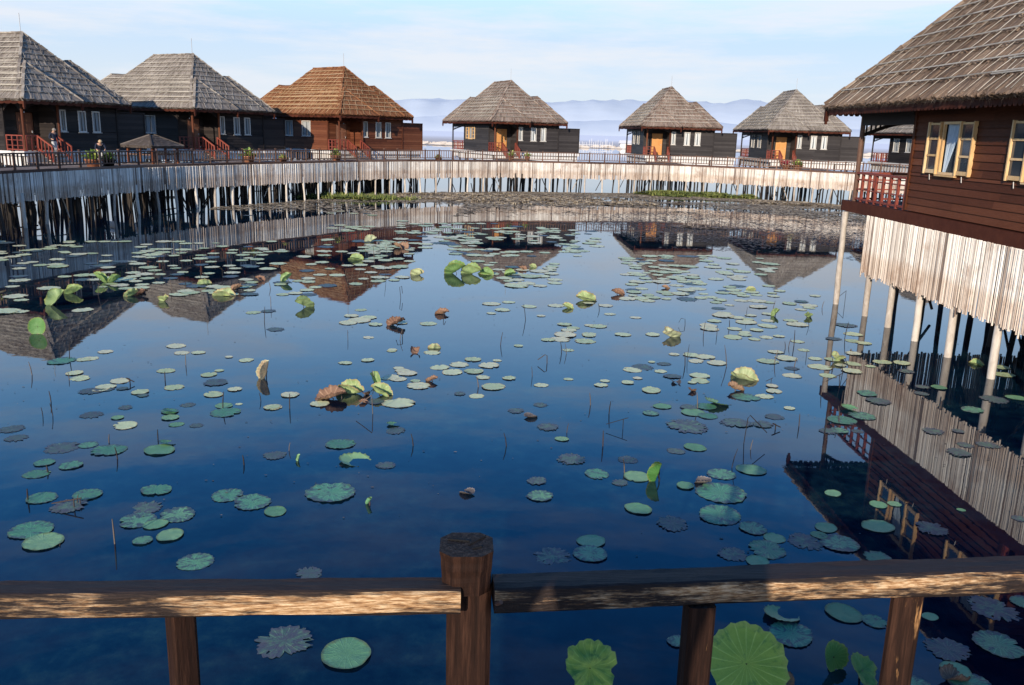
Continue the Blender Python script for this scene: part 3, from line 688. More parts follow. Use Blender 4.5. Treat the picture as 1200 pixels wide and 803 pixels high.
def in_pond(x, y):
    best = None
    for a, b in zip(BW, BW[1:]):
        a, b = Vector((*a, 0)), Vector((*b, 0)); d = b - a; t = max(0, min(1, (Vector((x, y, 0)) - a).dot(d) / d.length_squared)); p = a + d * t
        s = (d.x * (y - a.y) - d.y * (x - a.x)) / d.length; e = (Vector((x, y, 0)) - p).length
        if best is None or e < best[0]: best = (e, s)
    return -best[0] if best[1] > 0 else best[0]     # >0 inside the pond, distance to the walk
bw = thing('boardwalk', 'long curved boardwalk with brown railing and pale bamboo skirt round the pond', 'boardwalk', (0, 0, 0))
BO = offs(BW, 1.9)
dk = MB()
for i in range(len(BW) - 1):
    a, b = Vector(BW[i]), Vector(BW[i + 1]); c, d = Vector(BO[i]), Vector(BO[i + 1]); m = max(1, int((b - a).length / .22))
    for k in range(m):
        p, q, r, s = a.lerp(b, k / m), a.lerp(b, (k + .93) / m), c.lerp(d, (k + .93) / m), c.lerp(d, k / m)
        dk.add([(*p, DK), (*q, DK), (*r, DK), (*s, DK), (*p, DK - .05), (*q, DK - .05), (*r, DK - .05), (*s, DK - .05)], [(0, 1, 2, 3), (7, 6, 5, 4), (0, 4, 5, 1), (2, 6, 7, 3)])
# short spurs to the porches that stand back from the walk
for (x, y, deg) in ((-21.58, 38.72, 68.1), (-17.67, 48.44, 60.9), (-11.13, 55.42, 48.8), (-1.94, 65.3, 24.1), (9.54, 68.71, 2.6), (19.1, 67.76, .1), (29.4, 62.4, 5)):
    t = R_(deg); ur = Vector((math.cos(t), math.sin(t))); vl_ = Vector((-math.sin(t), math.cos(t))); o_ = Vector((x, y))
    if True:
        ln = 0.0
        while ln < 9 and in_pond(*(o_ + ur * 1.7 - vl_ * ln)) < -1.75: ln += .1
        a, b = o_ + ur * .4 - vl_ * ln, o_ + ur * 3.0 - vl_ * ln; c, d = o_ + ur * 3.0 + vl_ * 1.0, o_ + ur * .4 + vl_ * 1.0
        dk.add([(*a, DK - .012), (*b, DK - .012), (*c, DK - .012), (*d, DK - .012)], [(0, 1, 2, 3)])
dk.build('deck', M['deck'], bw)
eb = MB()
for a, b in zip(offs(BW, -.02), offs(BW, -.02)[1:]): eb.bar((*a, DK - .03), (*b, DK - .03), .05, .11)
eb.build('edge_beam', M['rail_dark'], bw)
skirt_mesh(offs(BW, -.05), .98, DK - .08, .075).build('bamboo_skirt', M['bamboo'], bw)
bk = MB()
for a, b in zip(BW, BW[1:]):
    bk.quad((*a, 1.25), (*b, 1.25), (*b, DK - .06), (*a, DK - .06), .3)
bk.build('skirt_backing', M['bamboo'], bw)
# railing: posts and panels
RH = .66; PS = 1.15
wp = walk(offs(BW, .02), PS); wp = [w for w in wp if w[0].y > 24]
cam0 = Vector((0, 0))
def panel(p, q, name, outer=False):
    mb = MB(); a, b = Vector((*p, 0)), Vector((*q, 0))
    mb.bar((*p, DK + RH - .03), (*q, DK + RH - .03), .075, .055); mb.bar((*p, DK + .15), (*q, DK + .15), .045, .05)
    for k in range(1, 6):
        c = a.lerp(b, k / 6); mb.box((c.x, c.y, DK + .15 + (RH - .2) / 2), (.042, .042, RH - .21))
    return mb
solo = 0; extra_p, extra_r = MB(), MB()
for i, (p, d) in enumerate(wp):
    pm = MB(); pm.box((p.x, p.y, DK + (RH + .05) / 2 - .06), (.075, .075, RH + .1), math.atan2(d.y, d.x))
    pm.box((p.x, p.y, DK + RH + .06), (.1, .1, .03), math.atan2(d.y, d.x))
    if i < 99: pm.build('rail_post', M['rail_dark'], bw)
    if i + 1 < len(wp) and i < 99: panel(p, wp[i + 1][0], '').build('railing_panel', M['rail_dark'], bw)
# stilts: pale front row, darker rows and braces behind
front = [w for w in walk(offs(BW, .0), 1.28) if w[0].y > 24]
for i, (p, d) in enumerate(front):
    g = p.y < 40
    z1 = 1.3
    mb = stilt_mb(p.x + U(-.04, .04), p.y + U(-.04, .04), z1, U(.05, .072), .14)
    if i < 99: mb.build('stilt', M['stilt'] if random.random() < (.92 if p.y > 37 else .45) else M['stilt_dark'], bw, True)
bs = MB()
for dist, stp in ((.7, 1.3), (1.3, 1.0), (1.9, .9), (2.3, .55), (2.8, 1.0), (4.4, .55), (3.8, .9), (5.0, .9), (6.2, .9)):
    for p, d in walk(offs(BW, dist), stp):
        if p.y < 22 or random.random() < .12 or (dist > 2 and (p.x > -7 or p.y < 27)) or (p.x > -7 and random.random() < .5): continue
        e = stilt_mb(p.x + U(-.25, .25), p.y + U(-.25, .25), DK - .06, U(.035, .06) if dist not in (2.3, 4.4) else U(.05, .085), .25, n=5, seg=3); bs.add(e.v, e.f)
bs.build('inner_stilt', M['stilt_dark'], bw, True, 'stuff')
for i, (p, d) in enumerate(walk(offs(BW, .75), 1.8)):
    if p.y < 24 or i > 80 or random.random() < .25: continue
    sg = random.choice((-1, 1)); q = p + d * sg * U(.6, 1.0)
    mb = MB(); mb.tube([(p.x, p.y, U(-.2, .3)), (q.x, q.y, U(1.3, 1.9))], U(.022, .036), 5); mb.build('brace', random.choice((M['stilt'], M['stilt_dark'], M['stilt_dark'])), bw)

hb = MB()
for i in range(70):
    p, d = random.choice(walk(offs(BW, random.choice((.8, 1.6, 3.0, 4.5))), .8))
    if not 24 < p.y < 50: continue
    L = U(1.2, 3.0); z = U(.35, 1.7); q = p + d * L
    hb.tube([(p.x, p.y, z), (q.x, q.y, z + U(-.5, .5))], U(.02, .035), 5)
hb.build('cross_brace', M['stilt_dark'], bw, True, 'stuff')
# ------------------------------------------------------------------ shelter, plants, far things
def shelter():
    t = thing('roofed_shelter', 'small open shelter with dark shingle hip roof beside the walkway railing', 'shelter', (-17.55, 42.3, 0), R_(66))
    r = MB(); b = MB(); e, top = 2.96, 3.44; h = 1.0
    for (A, B, Cc, D) in (((-h, h, e), (-h, -h, e), (-.15, 0, top), (-.15, 0, top)), ((-h, -h, e), (h, -h, e), (.15, 0, top), (-.15, 0, top)), ((h, -h, e), (h, h, e), (.15, 0, top), (.15, 0, top)), ((h, h, e), (-h, h, e), (-.15, 0, top), (.15, 0, top))):
        thatch(r, b, A, B, Cc, D, 6, .14, .02, .03, .012, 5)
    rf = r.build('roof', M['thatch_dark'], t)
    bm = MB()
    for a, c in (((-h, -h), (-.15, 0)), ((h, -h), (.15, 0)), ((-h, h), (-.15, 0)), ((h, h), (.15, 0))): bm.bar((*a, e + .03), (*c, top + .03), .06, .05)
    bm.build('hip_cap', M['thatch_dark'], rf)
    for x in (-.78, .78):
        for y in (-.78, 0, .78):
            p = MB(); p.box((x, y, (DK - .6 + e) / 2), (.09, .09, e - DK + .6)); p.build('post', M['wood_russet'], t)
    bm = MB()
    for x in (-.78, .78): bm.bar((x, -.8, e - .06), (x, .8, e - .06), .07, .1); bm.bar((x, -.78, DK + .42), (x, .78, DK + .42), .05, .05)
    for y in (-.78, .78): bm.bar((-.8, y, e - .064), (.8, y, e - .064), .07, .1); bm.bar((-.78, y, DK + .423), (.78, y, DK + .423), .05, .05)
    bm.build('beam', M['rail_dark'], t)
    f = MB(); f.box((0, 0, DK - .06), (1.7, 1.7, .08)); f.build('floor', M['deck'], t)
    for x in (-.85, .85):
        for y in (-.85, .85): stilt_mb(x, y, DK - .1, .05).build('stilt', M['stilt_dark'], t)
M['thatch_dark'] = tonal('dark shingles', (.045, .034, .028), (.10, .08, .068), (.19, .16, .14), (2, 2, 2), 6, .9, .5, .5)
shelter()
def plant(label, x, y, h, r, pot='terracotta', leaf='green_leaf', z=DK, tuft=60, group=None):
    t = thing('potted_plant', label, 'potted plant', (x, y, z), U(0, 6), group)
    p = MB(); q = h * .32; p.lathe([(0, 0), (r * .42, 0), (r * .58, q * .85), (r * .64, q * .86), (r * .64, q), (r * .54, q), (r * .5, q * .9), (0, q * .88)], n=12); p.build('pot', M[pot], t, True)
    l = MB()
    for i in range(tuft):
        a = U(0, 6.28); e = U(.25, 1.45); L = h * .68 * U(.5, 1.0); d = Vector((math.cos(a) * math.cos(e), math.sin(a) * math.cos(e), math.sin(e))); s = Vector((-math.sin(a), math.cos(a), 0)) * r * U(.1, .2)
        b0 = Vector((U(-.1, .1) * r, U(-.1, .1) * r, q * .9)); m_ = b0 + d * L * .6 + Vector((0, 0, .02)); en = b0 + d * L - Vector((0, 0, L * .22))
        l.add([b0, m_ + s, en, m_ - s], [(0, 1, 2, 3)])
    l.build('foliage', M[leaf], t)
    return t
# on the walkway, seen between or above the rails
def onwalk(px_ratio, d):
    """a point on the walkway d inside the front edge where x/y has the given ratio"""
    pa = offs(BW, d)
    for a, b in zip(pa, pa[1:]):
        f0, f1 = a[0] / a[1], b[0] / b[1]
        if f0 <= px_ratio <= f1:
            s = (px_ratio - f0) / (f1 - f0); return (a[0] + (b[0] - a[0]) * s, a[1] + (b[1] - a[1]) * s)
rt = lambda px: (px - 600) / 1007 * 1.0295 + .0
for px, d, h, r, lab, pot, leaf in (
    (9, .15, .6, .4, 'pale flowering plant in a cream bowl at the left end of the walkway', 'foam', 'green_leaf'),
    (125, .5, .95, .6, 'spreading yellow green plant left of the fair haired person', 'terracotta', 'green_leaf'),
    (143, .4, .85, .45, 'leafy green plant right of the fair haired person', 'wood_black', 'green_leaf'),
    (300, .5, 1.0, .55, 'yellow green bush in a pot before the second bungalow', 'terracotta', 'green_leaf'),
    (338, .5, .55, .4, 'low terracotta pot with small plant before the orange roofed bungalow', 'terracotta', 'green_leaf'),
    (397, .5, .95, .55, 'bushy potted plant below the porch of the orange roofed bungalow', 'terracotta', 'green_leaf'),
    (512, .5, .5, .45, 'small potted plant on the walkway left of the shuttered bungalow', 'terracotta', 'green_leaf'),
    (593, 1.6, .95, .4, 'tall plant at the foot of the shuttered bungalow steps, left', 'terracotta', 'green_leaf'),
    (611, 1.6, .85, .35, 'tall plant at the foot of the shuttered bungalow steps, right', 'terracotta', 'green_leaf'),
    (900, 1.2, .9, .6, 'plant with red blossoms by the steps of the dark bungalow at right', 'terracotta', 'red_leaf'),
    (912, 1.3, .9, .7, 'green bush beside the red blossoms at right', 'terracotta', 'green_leaf'),
    (1068, .8, 1.2, .8, 'yellow green plant seen just left of the near bungalow wall', 'terracotta', 'green_leaf')):
    p = onwalk(rt(px), d)
    if p: plant(lab, p[0], p[1], h, r, pot, leaf)
# far shore: a fence of pale poles and a pale shed
pf = thing('pole_fence', 'row of thin pale poles on the far shore between two bungalows', 'fence', (27, 300, 0))
for i in range(17):
    x = -7.5 + i * .78 + U(-.2, .2); h = U(1.8, 3.4)
    mb = MB(); mb.tube([(x, U(-1, 1), 0), (x + U(-.1, .1), 0, h)], .07, 5)
    mb.build('pole', M['haze_white'], pf)
rmb = MB(); rmb.bar((-7.5, 0, 1.0), (5.2, 0, 1.1), .08, .1); rmb.build('rail', M['haze_white'], pf)
sd = thing('shed', 'pale little shed on the far shore left of the dark grey bungalow', 'shed', (38.5, 305, 0))
mb = MB(); mb.box((0, 0, .9), (6.5, 4, 1.8)); mb.build('wall', M['haze_white'], sd)
mb = MB(); mb.add([(-3.7, -2.4, 1.75), (3.7, -2.4, 1.75), (3.7, 2.4, 1.75), (-3.7, 2.4, 1.75), (-3.4, 0, 2.8), (3.4, 0, 2.8)], [(0, 1, 5, 4), (2, 3, 4, 5), (1, 2, 5), (3, 0, 4)]); mb.build('roof', M['haze_white'], sd)
mb = MB(); mb.box((-1.2, -2.02, .8), (.9, .06, 1.5)); mb.build('door', M['marsh'], sd)

# ------------------------------------------------------------------ people
def person(label, loc, rz, joints, rad, parts, hair, s=1.0, hairy=True):
    root = thing('person', label, 'person', loc, rz)
    names = list(joints); vs = [Vector(joints[n]) * s * K for n in names]
    ed = [(names.index(a), names.index(b)) for a, b in parts]
    me = bpy.data.meshes.new('body'); me.from_pydata(vs, ed, []); ob = bpy.data.objects.new('body', me); C.objects.link(ob)
    md = ob.modifiers.new('skin', 'SKIN'); md.use_smooth_shade = True
    for i, n in enumerate(names):
        sv = me.skin_vertices[0].data[i]; r = rad[n] * s * K; sv.radius = (r, r); sv.use_root = (n == 'pelvis')
    ob.modifiers.new('sub', 'SUBSURF').levels = 2
    dg = bpy.context.evaluated_depsgraph_get(); m2 = bpy.data.meshes.new_from_object(ob.evaluated_get(dg)); ob.modifiers.clear(); ob.data = m2
    m2.name = 'body'
    for k in ('skin', 'navy', 'khaki', 'stilt_dark'): m2.materials.append(M[k])
    hd = Vector(joints['head']) * s * K; hip = joints['pelvis'][2] * s * K
    hands = [Vector(joints[n]) * s * K for n in joints if n.startswith('hand') or n.startswith('wrist')]
    for p in m2.polygons:
        c = p.center
        if (c - hd).length < .17 * s * K / .95 or min((c - h).length for h in hands) < .085 * s * K: p.material_index = 0
        elif c.z > hip - .01: p.material_index = 1
        elif c.z > .07: p.material_index = 2
        else: p.material_index = 3
        p.use_smooth = True
    a = m2.attributes.new('tone', 'FLOAT', 'FACE'); a.data.foreach_set('value', [.5] * len(m2.polygons))
    ob.parent = root
    h = MB(); hv = []; n_, mrow = 12, 6; hj = Vector(joints['head']) * s; r = rad['head'] * s * 1.13
    prof = []
    for i in range(mrow + 1):
        th = (math.pi * .62) * i / mrow; prof.append((max(.001, r * math.sin(th)), r * math.cos(th) + r * .12))
    h.lathe(prof, (hj.x, hj.y + r * .16, hj.z), n_); h.build('hair', M[hair], root, True)
    # a face: nose, ears
    f = MB(); f.add([(hj.x - .012, hj.y - r * .80, hj.z - .01), (hj.x + .012, hj.y - r * .80, hj.z - .01), (hj.x, hj.y - r * .78, hj.z + .025), (hj.x, hj.y - r * 1.06, hj.z - .008)], [(0, 1, 3), (1, 2, 3), (2, 0, 3)], .5); f.build('nose', M['skin'], root)
    return root
RADS = dict(pelvis=.095, waist=.09, chest=.115, neck=.042, head=.075, crown=.06, shl=.05, shr=.05, ell=.036, elr=.036, wristl=.026, wristr=.026, handl=.03, handr=.03, hipl=.075, hipr=.075, kneel=.05, kneer=.05, ankl=.034, ankr=.034, toel=.03, toer=.03)
PARTS = [('pelvis', 'waist'), ('waist', 'chest'), ('chest', 'neck'), ('neck', 'head'), ('head', 'crown'), ('chest', 'shl'), ('chest', 'shr'), ('shl', 'ell'), ('shr', 'elr'), ('ell', 'wristl'), ('elr', 'wristr'), ('wristl', 'handl'), ('wristr', 'handr'), ('pelvis', 'hipl'), ('pelvis', 'hipr'), ('hipl', 'kneel'), ('hipr', 'kneer'), ('kneel', 'ankl'), ('kneer', 'ankr'), ('ankl', 'toel'), ('ankr', 'toer')]
STAND = dict(pelvis=(0, 0, .71), waist=(0, 0, .84), chest=(0, 0, 1.0), neck=(0, -.01, 1.13), head=(0, -.03, 1.22), crown=(0, -.02, 1.27), shl=(-.16, 0, 1.07), shr=(.16, 0, 1.07), ell=(-.22, .03, .86), elr=(.22, .03, .86), wristl=(-.22, -.09, .70), wristr=(.22, -.08, .70), handl=(-.21, -.13, .64), handr=(.21, -.12, .64), hipl=(-.08, 0, .66), hipr=(.08, 0, .66), kneel=(-.09, -.04, .37), kneer=(.09, -.01, .37), ankl=(-.09, .02, .05), ankr=(.09, .03, .05), toel=(-.1, -.11, .03), toer=(.1, -.10, .03))
walkp = dict(STAND); walkp.update(kneel=(-.09, -.14, .40), ankl=(-.09, -.06, .10), toel=(-.09, -.19, .07), kneer=(.09, .0, .36), ankr=(.09, .14, .06), toer=(.09, .03, .03), head=(.01, -.07, 1.21), crown=(.01, -.07, 1.27), wristl=(-.20, -.17, .79), handl=(-.18, -.22, .79))
t0 = R_(68.1); P1 = Vector((-21.58, 38.72)) + Vector((math.cos(t0), math.sin(t0))) * 1.72 + Vector((-math.sin(t0), math.cos(t0))) * .42
person('grey haired man in dark jacket and pale trousers coming down the red steps', (P1.x, P1.y, 2.36), t0, walkp, RADS, PARTS, 'hair_grey', 1.0)
bend = dict(STAND); bend.update(pelvis=(0, .06, .68), waist=(0, 0, .79), chest=(0, -.12, .90), neck=(0, -.21, .99), head=(0, -.26, 1.06), crown=(0, -.27, 1.11), shl=(-.16, -.12, .96), shr=(.16, -.12, .96), ell=(-.21, -.2, .76), elr=(.21, -.2, .76), wristl=(-.15, -.32, .70), wristr=(.15, -.32, .70), handl=(-.13, -.37, .68), handr=(.13, -.37, .68))
p2 = onwalk(rt(134), .8)
person('fair haired person in dark clothes leaning over the plants on the walkway', (p2[0], p2[1], DK), R_(35), bend, RADS, PARTS, 'hair_fair', .97)

# ------------------------------------------------------------------ our own railing in front
def loft(sections, tones, mat, name, parent, capt=.3):
    mb = MB(); n = len(sections[0]); vs = [p for s in sections for p in s]; b = 0
    mb.v = [tuple(v) for v in vs]
    for i in range(len(sections) - 1):
        for k in range(n):
            mb.f.append([i * n + k, i * n + (k + 1) % n, (i + 1) * n + (k + 1) % n, (i + 1) * n + k]); mb.t.append(tones[k])
    mb.f.append(list(reversed(range(n)))); mb.t.append(capt); mb.f.append(list(range((len(sections) - 1) * n, len(sections) * n))); mb.t.append(capt)
    return mb.build(name, mat, parent, False)
rl = thing('wooden_railing', 'weathered dark wooden railing across the foreground with a stout post', 'railing', (0, 1.4, 2.3))
def handrail(p, q, depth, hgt, tilt, seed, n=90):
    """p,q: front top edge ends (world, layout units).  Old sawn timber: rounded arrises, wavy faces"""
    p, q = Vector(p), Vector(q); d = (q - p).normalized(); bk = Vector((-d.y, d.x, 0)); base = Vector((0, 1.4, 2.3)); S = []
    r = .006
    prof = [(r, 0), (depth - r, 0), (depth, -r), (depth, -hgt + r), (depth - r, -hgt), (r, -hgt), (0, -hgt + r), (0, -r)]
    prof = [(.0025, -.002), (r, 0.0), (depth * .35, .0012), (depth * .7, -.001), (depth - r, 0), (depth, -r), (depth, -hgt + r), (depth - r, -hgt), (r, -hgt), (0, -hgt + r), (-.0012, -hgt * .5), (0, -r * 1.3)]
    for i in range(n + 1):
        c = p.lerp(q, i / n); sec = []
        for k, (a, b) in enumerate(prof):
            w = .0028 * noise.noise(Vector((i * .16 + seed, k * .9, seed))) + .0012 * noise.noise(Vector((i * .7 + seed, k * 2.1, 1)))
            v = c + bk * (a + w) + Vector((0, 0, b + w * .8 + tilt * a)); sec.append(v - base)
        S.append(sec)
    tones = [.55, .12, .05, .05, .2, .2, .2, .2, .5, .95, 1, .9]
    return loft(S, tones, M['handrail'], 'handrail', rl, .35)
handrail((-2.2, 1.24, 3.2), (-.079, 1.395, 3.2), .054, .050, -.02, 1.5)
hr2 = handrail((-.018, 1.405, 3.197), (1.9, 1.615, 3.215), .066, .050, .0, 7.7)
hr2['label'] = 'right handrail, bent away from the viewer, dark top'
def timber(name, x, y, w, d, z0, z1, rot, mat, lean=(0, 0), seed=0, sides=8, taper=1.0, tone=.75, ch=.22):
    mb = MB(); n = 16; sec = []
    prof = [(-1, -1 + ch), (-1 + ch, -1), (1 - ch, -1), (1, -1 + ch), (1, 1 - ch), (1 - ch, 1), (-1 + ch, 1), (-1, 1 - ch)]
    cs, sn = math.cos(rot), math.sin(rot)
    for i in range(n + 1):
        t = i / n; s_ = []
        for k, (a, b) in enumerate(prof):
            wv = 1 + .035 * noise.noise(Vector((k * 1.7 + seed, i * .35, seed))); f = wv * (taper + (1 - taper) * t)
            px, py = a * w / 2 * f, b * d / 2 * f
            s_.append(Vector((x + px * cs - py * sn + lean[0] * t, y + px * sn + py * cs + lean[1] * t - 1.4, z0 + (z1 - z0) * t - 2.3)))
        sec.append(s_)
    tones = [tone] * 8
    return loft(sec, tones, mat, name, rl, 0.0)
timber('rail_post', -.068, 1.47, .083, .083, 1.5, 3.19, R_(4), M['post'], seed=2, tone=.62)
hd_ = timber('post_head', -.073, 1.452, .097, .097, 3.18, 3.262, R_(4), M['post'], seed=5, taper=.88, ch=.45, tone=.62)
hd_['label'] = 'dark charred looking chamfered post top'
timber('baluster', -.598, 1.425, .046, .046, 1.6, 3.146, R_(38), M['post'], lean=(-.002, -.0), seed=9, tone=.78)
timber('baluster', .372, 1.47, .052, .048, 1.6, 3.148, R_(6), M['post'], lean=(-.002, 0), seed=13, tone=.7)
timber('baluster', .800, 1.545, .056, .056, 1.6, 3.157, R_(-30), M['post'], lean=(.0, 0), seed=17, tone=.76)
ck = MB(); ck.bar((-.108, .068, .9635), (-.068, .062, .9642), .004, .002, 0); ck.bar((-.06, .035, .963), (-.045, .043, .9635), .003, .002, 0); ck.bar((-.068, .05, .9632), (-.04, .085, .9632), .0025, .002, 0); ck.build('crack', M['dark_void'], hd_)
nail = MB(); nail.tube([(-.014, 1.40 - 1.4, 3.172 - 2.3), (-.006, 1.385 - 1.4, 3.185 - 2.3)], .004, 6); nail.build('nail', M['rail_dark'], rl)
wd = MB()
for i in range(40): wd.box((-2.5 + i * .16, -.35, 2.65), (.15, 3.1, .05))
struct(wd.build('deck', M['deck']))
# the photographer, standing on that deck just behind the lens; the shadow on the right handrail is theirs
PH = dict(STAND); PH.update(ell=(-.20, -.02, .90), elr=(.20, -.02, .90), wristl=(-.07, -.13, 1.10), wristr=(.07, -.13, 1.10), handl=(-.05, -.15, 1.15), handr=(.05, -.15, 1.15))
PHX, PHY = -.34, -.24
person('photographer in dark clothes standing behind the railing, holding hands up to the eyes', (PHX, PHY, 2.68), R_(180 - 8), PH, RADS, PARTS, 'hair_grey', 1.12)

# ------------------------------------------------------------------ lotus
LEAF_GROUPS=['decayed dark mottled lotus leaf in the near water left of the big pad', 'smooth rounded green lotus leaf floating in the near water left of the big pad', 'frilled green lotus leaf floating in the near water left of the big pad', 'decayed dark mottled lotus leaf in the mid pond at left', 'small pale lotus leaf lying flat in the mid pond at left', 'smooth rounded green lotus leaf floating in the mid pond at left', 'small pale lotus leaf lying flat in the middle of the pond', 'frilled green lotus leaf floating in the open near water beyond the post', 'decayed dark mottled lotus leaf in the open near water beyond the post', 'decayed dark mottled lotus leaf in the middle of the pond', 'small pale lotus leaf lying flat in the mid pond at right', 'decayed dark mottled lotus leaf in the mid pond at right', 'frilled green lotus leaf floating in the mid pond at right', 'smooth rounded green lotus leaf floating in the mid pond at right', 'frilled green lotus leaf floating in the near patch right of the post', 'smooth rounded green lotus leaf floating in the near patch right of the post', 'decayed dark mottled lotus leaf in the near patch right of the post', 'smooth rounded green lotus leaf floating in the open near water beyond the post', 'smooth rounded green lotus leaf floating over the dark reflection of the near bungalow', 'frilled green lotus leaf floating over the dark reflection of the near bungalow', 'decayed dark mottled lotus leaf over the dark reflection of the near bungalow', 'small pale lotus leaf lying flat over the dark reflection of the near bungalow', 'frilled green lotus leaf floating in the mid pond at left', 'small pale lotus leaf lying flat in the far left carpet under the roof reflections', 'small pale lotus leaf lying flat in the far carpet at centre', 'small pale lotus leaf lying flat in the far carpet at right', 'decayed dark mottled lotus leaf in the far left carpet under the roof reflections', 'decayed dark mottled lotus leaf in the far carpet at centre', 'decayed dark mottled lotus leaf in the far carpet at right', 'small pale lotus leaf lying flat in the near water left of the big pad']
LEAF_LABELS={39: 'largest round frilled green lotus leaf left of the rail post', 104: 'large round frilled lotus leaf, upper of the touching big pair right of the post', 105: 'large veined lotus leaf, lower of the touching big pair right of the post', 103: 'smooth round green lotus leaf just above the touching big pair', 109: 'mottled broad lotus leaf almost touching the far edge of the right rail', 158: 'lotus leaf with a frayed cut side, seen below the left rail', 159: 'smooth round lotus leaf floating below the left rail beside the frayed one', 146: 'round mottled green leaf below the right rail, above the big upright leaf', 147: 'smooth oval leaf touching the lower edge of the right rail between two balusters', 148: 'small frilled leaf just left of the rightmost baluster below the rail', 151: 'blotchy dark leaf under the rail at the right end of the picture', 154: 'green leaf with dark blotched centre at the far lower right', 153: 'dark mottled leaf right of the rightmost baluster, left of the blotched green one', 149: 'small frilled leaf peeping out left of the shaded baluster', 155: 'little smooth leaf near the bottom edge right of the rightmost baluster', 156: 'broad leaf cut by the bottom edge of the picture at right', 157: 'leaf half hidden behind the foot of the rightmost baluster', 152: 'leaf cut by the right edge of the picture under the rail', 150: 'dim leaf just right of the top of the rightmost baluster', 37: 'frilled leaf in the middle of a row of three touching leaves at left', 36: 'smooth green leaf at the left end of a row of three touching leaves', 38: 'small pale oval leaf at the right end of a row of three touching leaves', 42: 'lone frilled lotus leaf closest to the left rail', 40: 'veined leaf of the nearest left pair, the upper of the two', 41: 'smooth leaf of the nearest left pair, the lower of the two', 44: 'speckled leaf touching the bowl shaped leaf, on its far side', 32: 'yellowish frilled leaf at the right of the left cluster of five', 31: 'dark frilled leaf at the left of the left cluster of five', 30: 'mottled frilled leaf at the top of the left cluster of five', 33: 'small smooth green leaf at the bottom of the left cluster of five', 34: 'plain oval leaf lying just below the left cluster of five', 112: 'smooth leaf overlapping a blotched one just right of the post top', 113: 'blotched leaf overlapped by a smooth one just right of the post top', 114: 'purple decayed leaf next to the post top, left of the overlapping pair', 100: 'lone smooth pale green leaf between the post and the big pair', 47: 'frilled leaf with a decayed leaf right above it, straight beyond the post', 87: 'widest decayed leaf, dull green, amid the right hand patch', 115: "purple mottled leaf left of the bungalow's dark roof reflection", 117: "speckled leaf at the tip of the bungalow's dark roof reflection", 142: 'bluish smooth leaf inside the dark roof reflection, left of the window reflection', 143: 'bluish decayed leaf inside the dark roof reflection, right of the window reflection', 120: 'frilled leaf across the reflected red railing, left one', 121: 'frilled leaf across the reflected red railing, right one', 160: 'frilled leaf at the tip of the leftmost roof reflection', 21: 'smooth leaf with a curled leaf standing on its edge at left', 20: 'broad frilled leaf left of the one with a curled leaf', 84: 'smooth green leaf below the bright bowl shaped one'}
N_SOLO=268
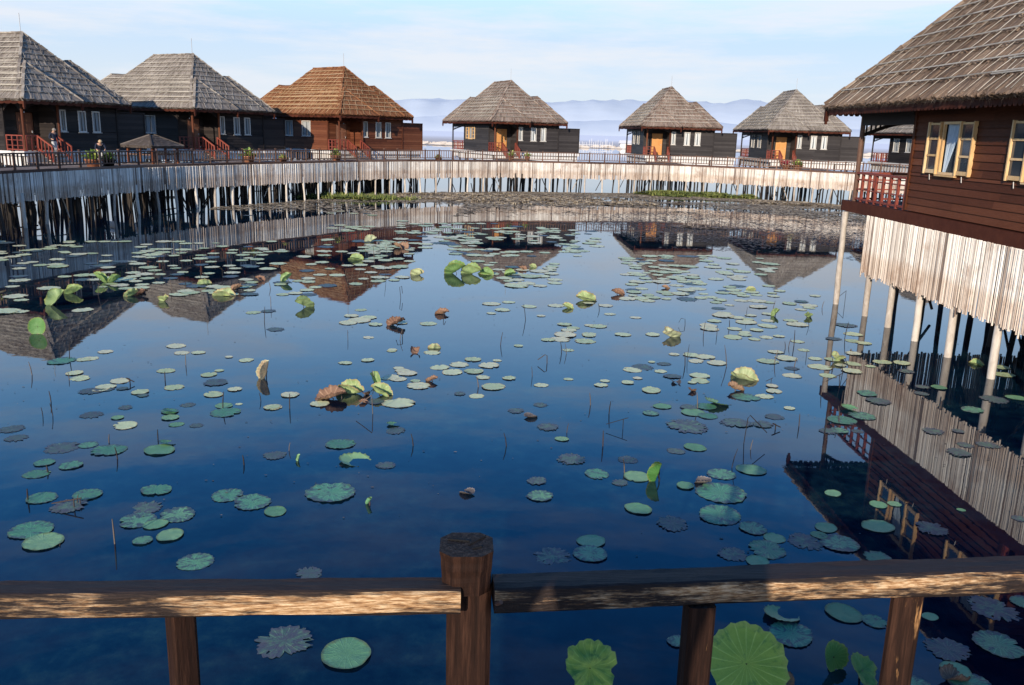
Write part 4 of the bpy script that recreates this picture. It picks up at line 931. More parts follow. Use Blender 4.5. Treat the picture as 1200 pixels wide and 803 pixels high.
CURL_LABELS=['reddish folded leaf standing like a tulip bud, mid pond at left', 'brown crumpled dead leaf beside an upright pale one, mid pond', 'pale upright leaf right behind the brown crumpled dead leaf', 'folded pale leaf with brown edge right of the brown crumpled leaf', '*brown withered curled lotus leaf in the middle of the pond', '*brown withered curled lotus leaf in the middle of the pond', '*green upright lotus leaf in the middle of the pond', '*brown withered curled lotus leaf in the middle of the pond', '*pale yellowish upright lotus leaf in the middle of the pond', '*brown withered curled lotus leaf in the middle of the pond', 'dark small cup of a leaf in mid pond beyond the post', 'small grey cup shaped dead leaf alone beyond the post', 'narrow rolled green leaf lying on the water right of the largest pad', 'shallow bowl shaped green leaf left of centre in near water', 'thin rolled leaf standing up like a blade in near water', '*shallow cupped lotus leaf in the open near water beyond the post', 'biggest pale upright leaf in the mid pond at right', '*brown withered curled lotus leaf in the mid pond at right', '*brown withered curled lotus leaf in the mid pond at right', '*small dark cupped dead lotus leaf in the mid pond at right', 'bright bowl shaped leaf amid the right hand patch', 'dark green half folded leaf standing upright right of the post', 'rolled leaf above the big touching pair at right', "pale cup shaped leaf at the foot of the bungalow's white stilt reflection", 'bright tilted leaf across the reflected red railing', 'pale upright leaf above the biggest pale one, right of centre', 'brown drooping withered leaf right of the large far pale one', 'large pale upright leaf in the far middle, right of centre', '*pale yellowish upright lotus leaf in the far carpet at right', '*brown withered curled lotus leaf in the far carpet at right', '*pale yellowish upright lotus leaf in the far carpet at right', '*green upright lotus leaf in the far carpet at right', '*green upright lotus leaf in the far carpet at right', 'upright pale leaf left of the far trio', 'upright pale green leaf, left of the far trio', 'upright pale green leaf, middle of the far trio', 'upright pale green leaf, right of the far trio', '*pale yellowish upright lotus leaf in the far carpet at centre', '*green upright lotus leaf in the far carpet at centre', '*brown withered curled lotus leaf in the far carpet at centre', '*green upright lotus leaf in the far carpet at centre', '*pale yellowish upright lotus leaf in the far carpet at centre', '*brown withered curled lotus leaf in the far carpet at centre', '*green upright lotus leaf in the far carpet at centre', '*brown withered curled lotus leaf in the far carpet at centre', '*brown withered curled lotus leaf in the far carpet at centre', 'white rounded upright leaf at far left', 'pale upright leaf right below the white rounded one at far left', 'brown withered leaf beside pale upright leaves at far left', '*pale yellowish upright lotus leaf in the far left carpet under the roof reflections', '*pale yellowish upright lotus leaf in the far left carpet under the roof reflections', '*green upright lotus leaf in the far left carpet under the roof reflections', 'dark green round leaf standing in the leftmost roof reflection', '*green upright lotus leaf in the far left carpet under the roof reflections', '*green upright lotus leaf in the far left carpet under the roof reflections', '*green upright lotus leaf in the far left carpet under the roof reflections', '*green upright lotus leaf in the far left carpet under the roof reflections', '*brown withered curled lotus leaf in the far left carpet under the roof reflections', '*brown withered curled lotus leaf in the far left carpet under the roof reflections', 'very large yellow green leaf standing up below the right rail', 'ragged yellowish torn leaf at the bottom edge right of the post', 'curled leaf touching the underside of the right rail', 'heart shaped upright green leaf right of the very large one', 'frayed mottled leaf left of the rightmost baluster at the bottom', 'pale curled leaf lying on the edge of a smooth pad at left', '*shallow cupped lotus leaf in the near water left of the big pad', "thin yellow folded leaf among the bungalow's stilts", 'brown crinkled leaf at the bottom edge, far right', 'brown shrivelled leaf beside the very large upright leaf']
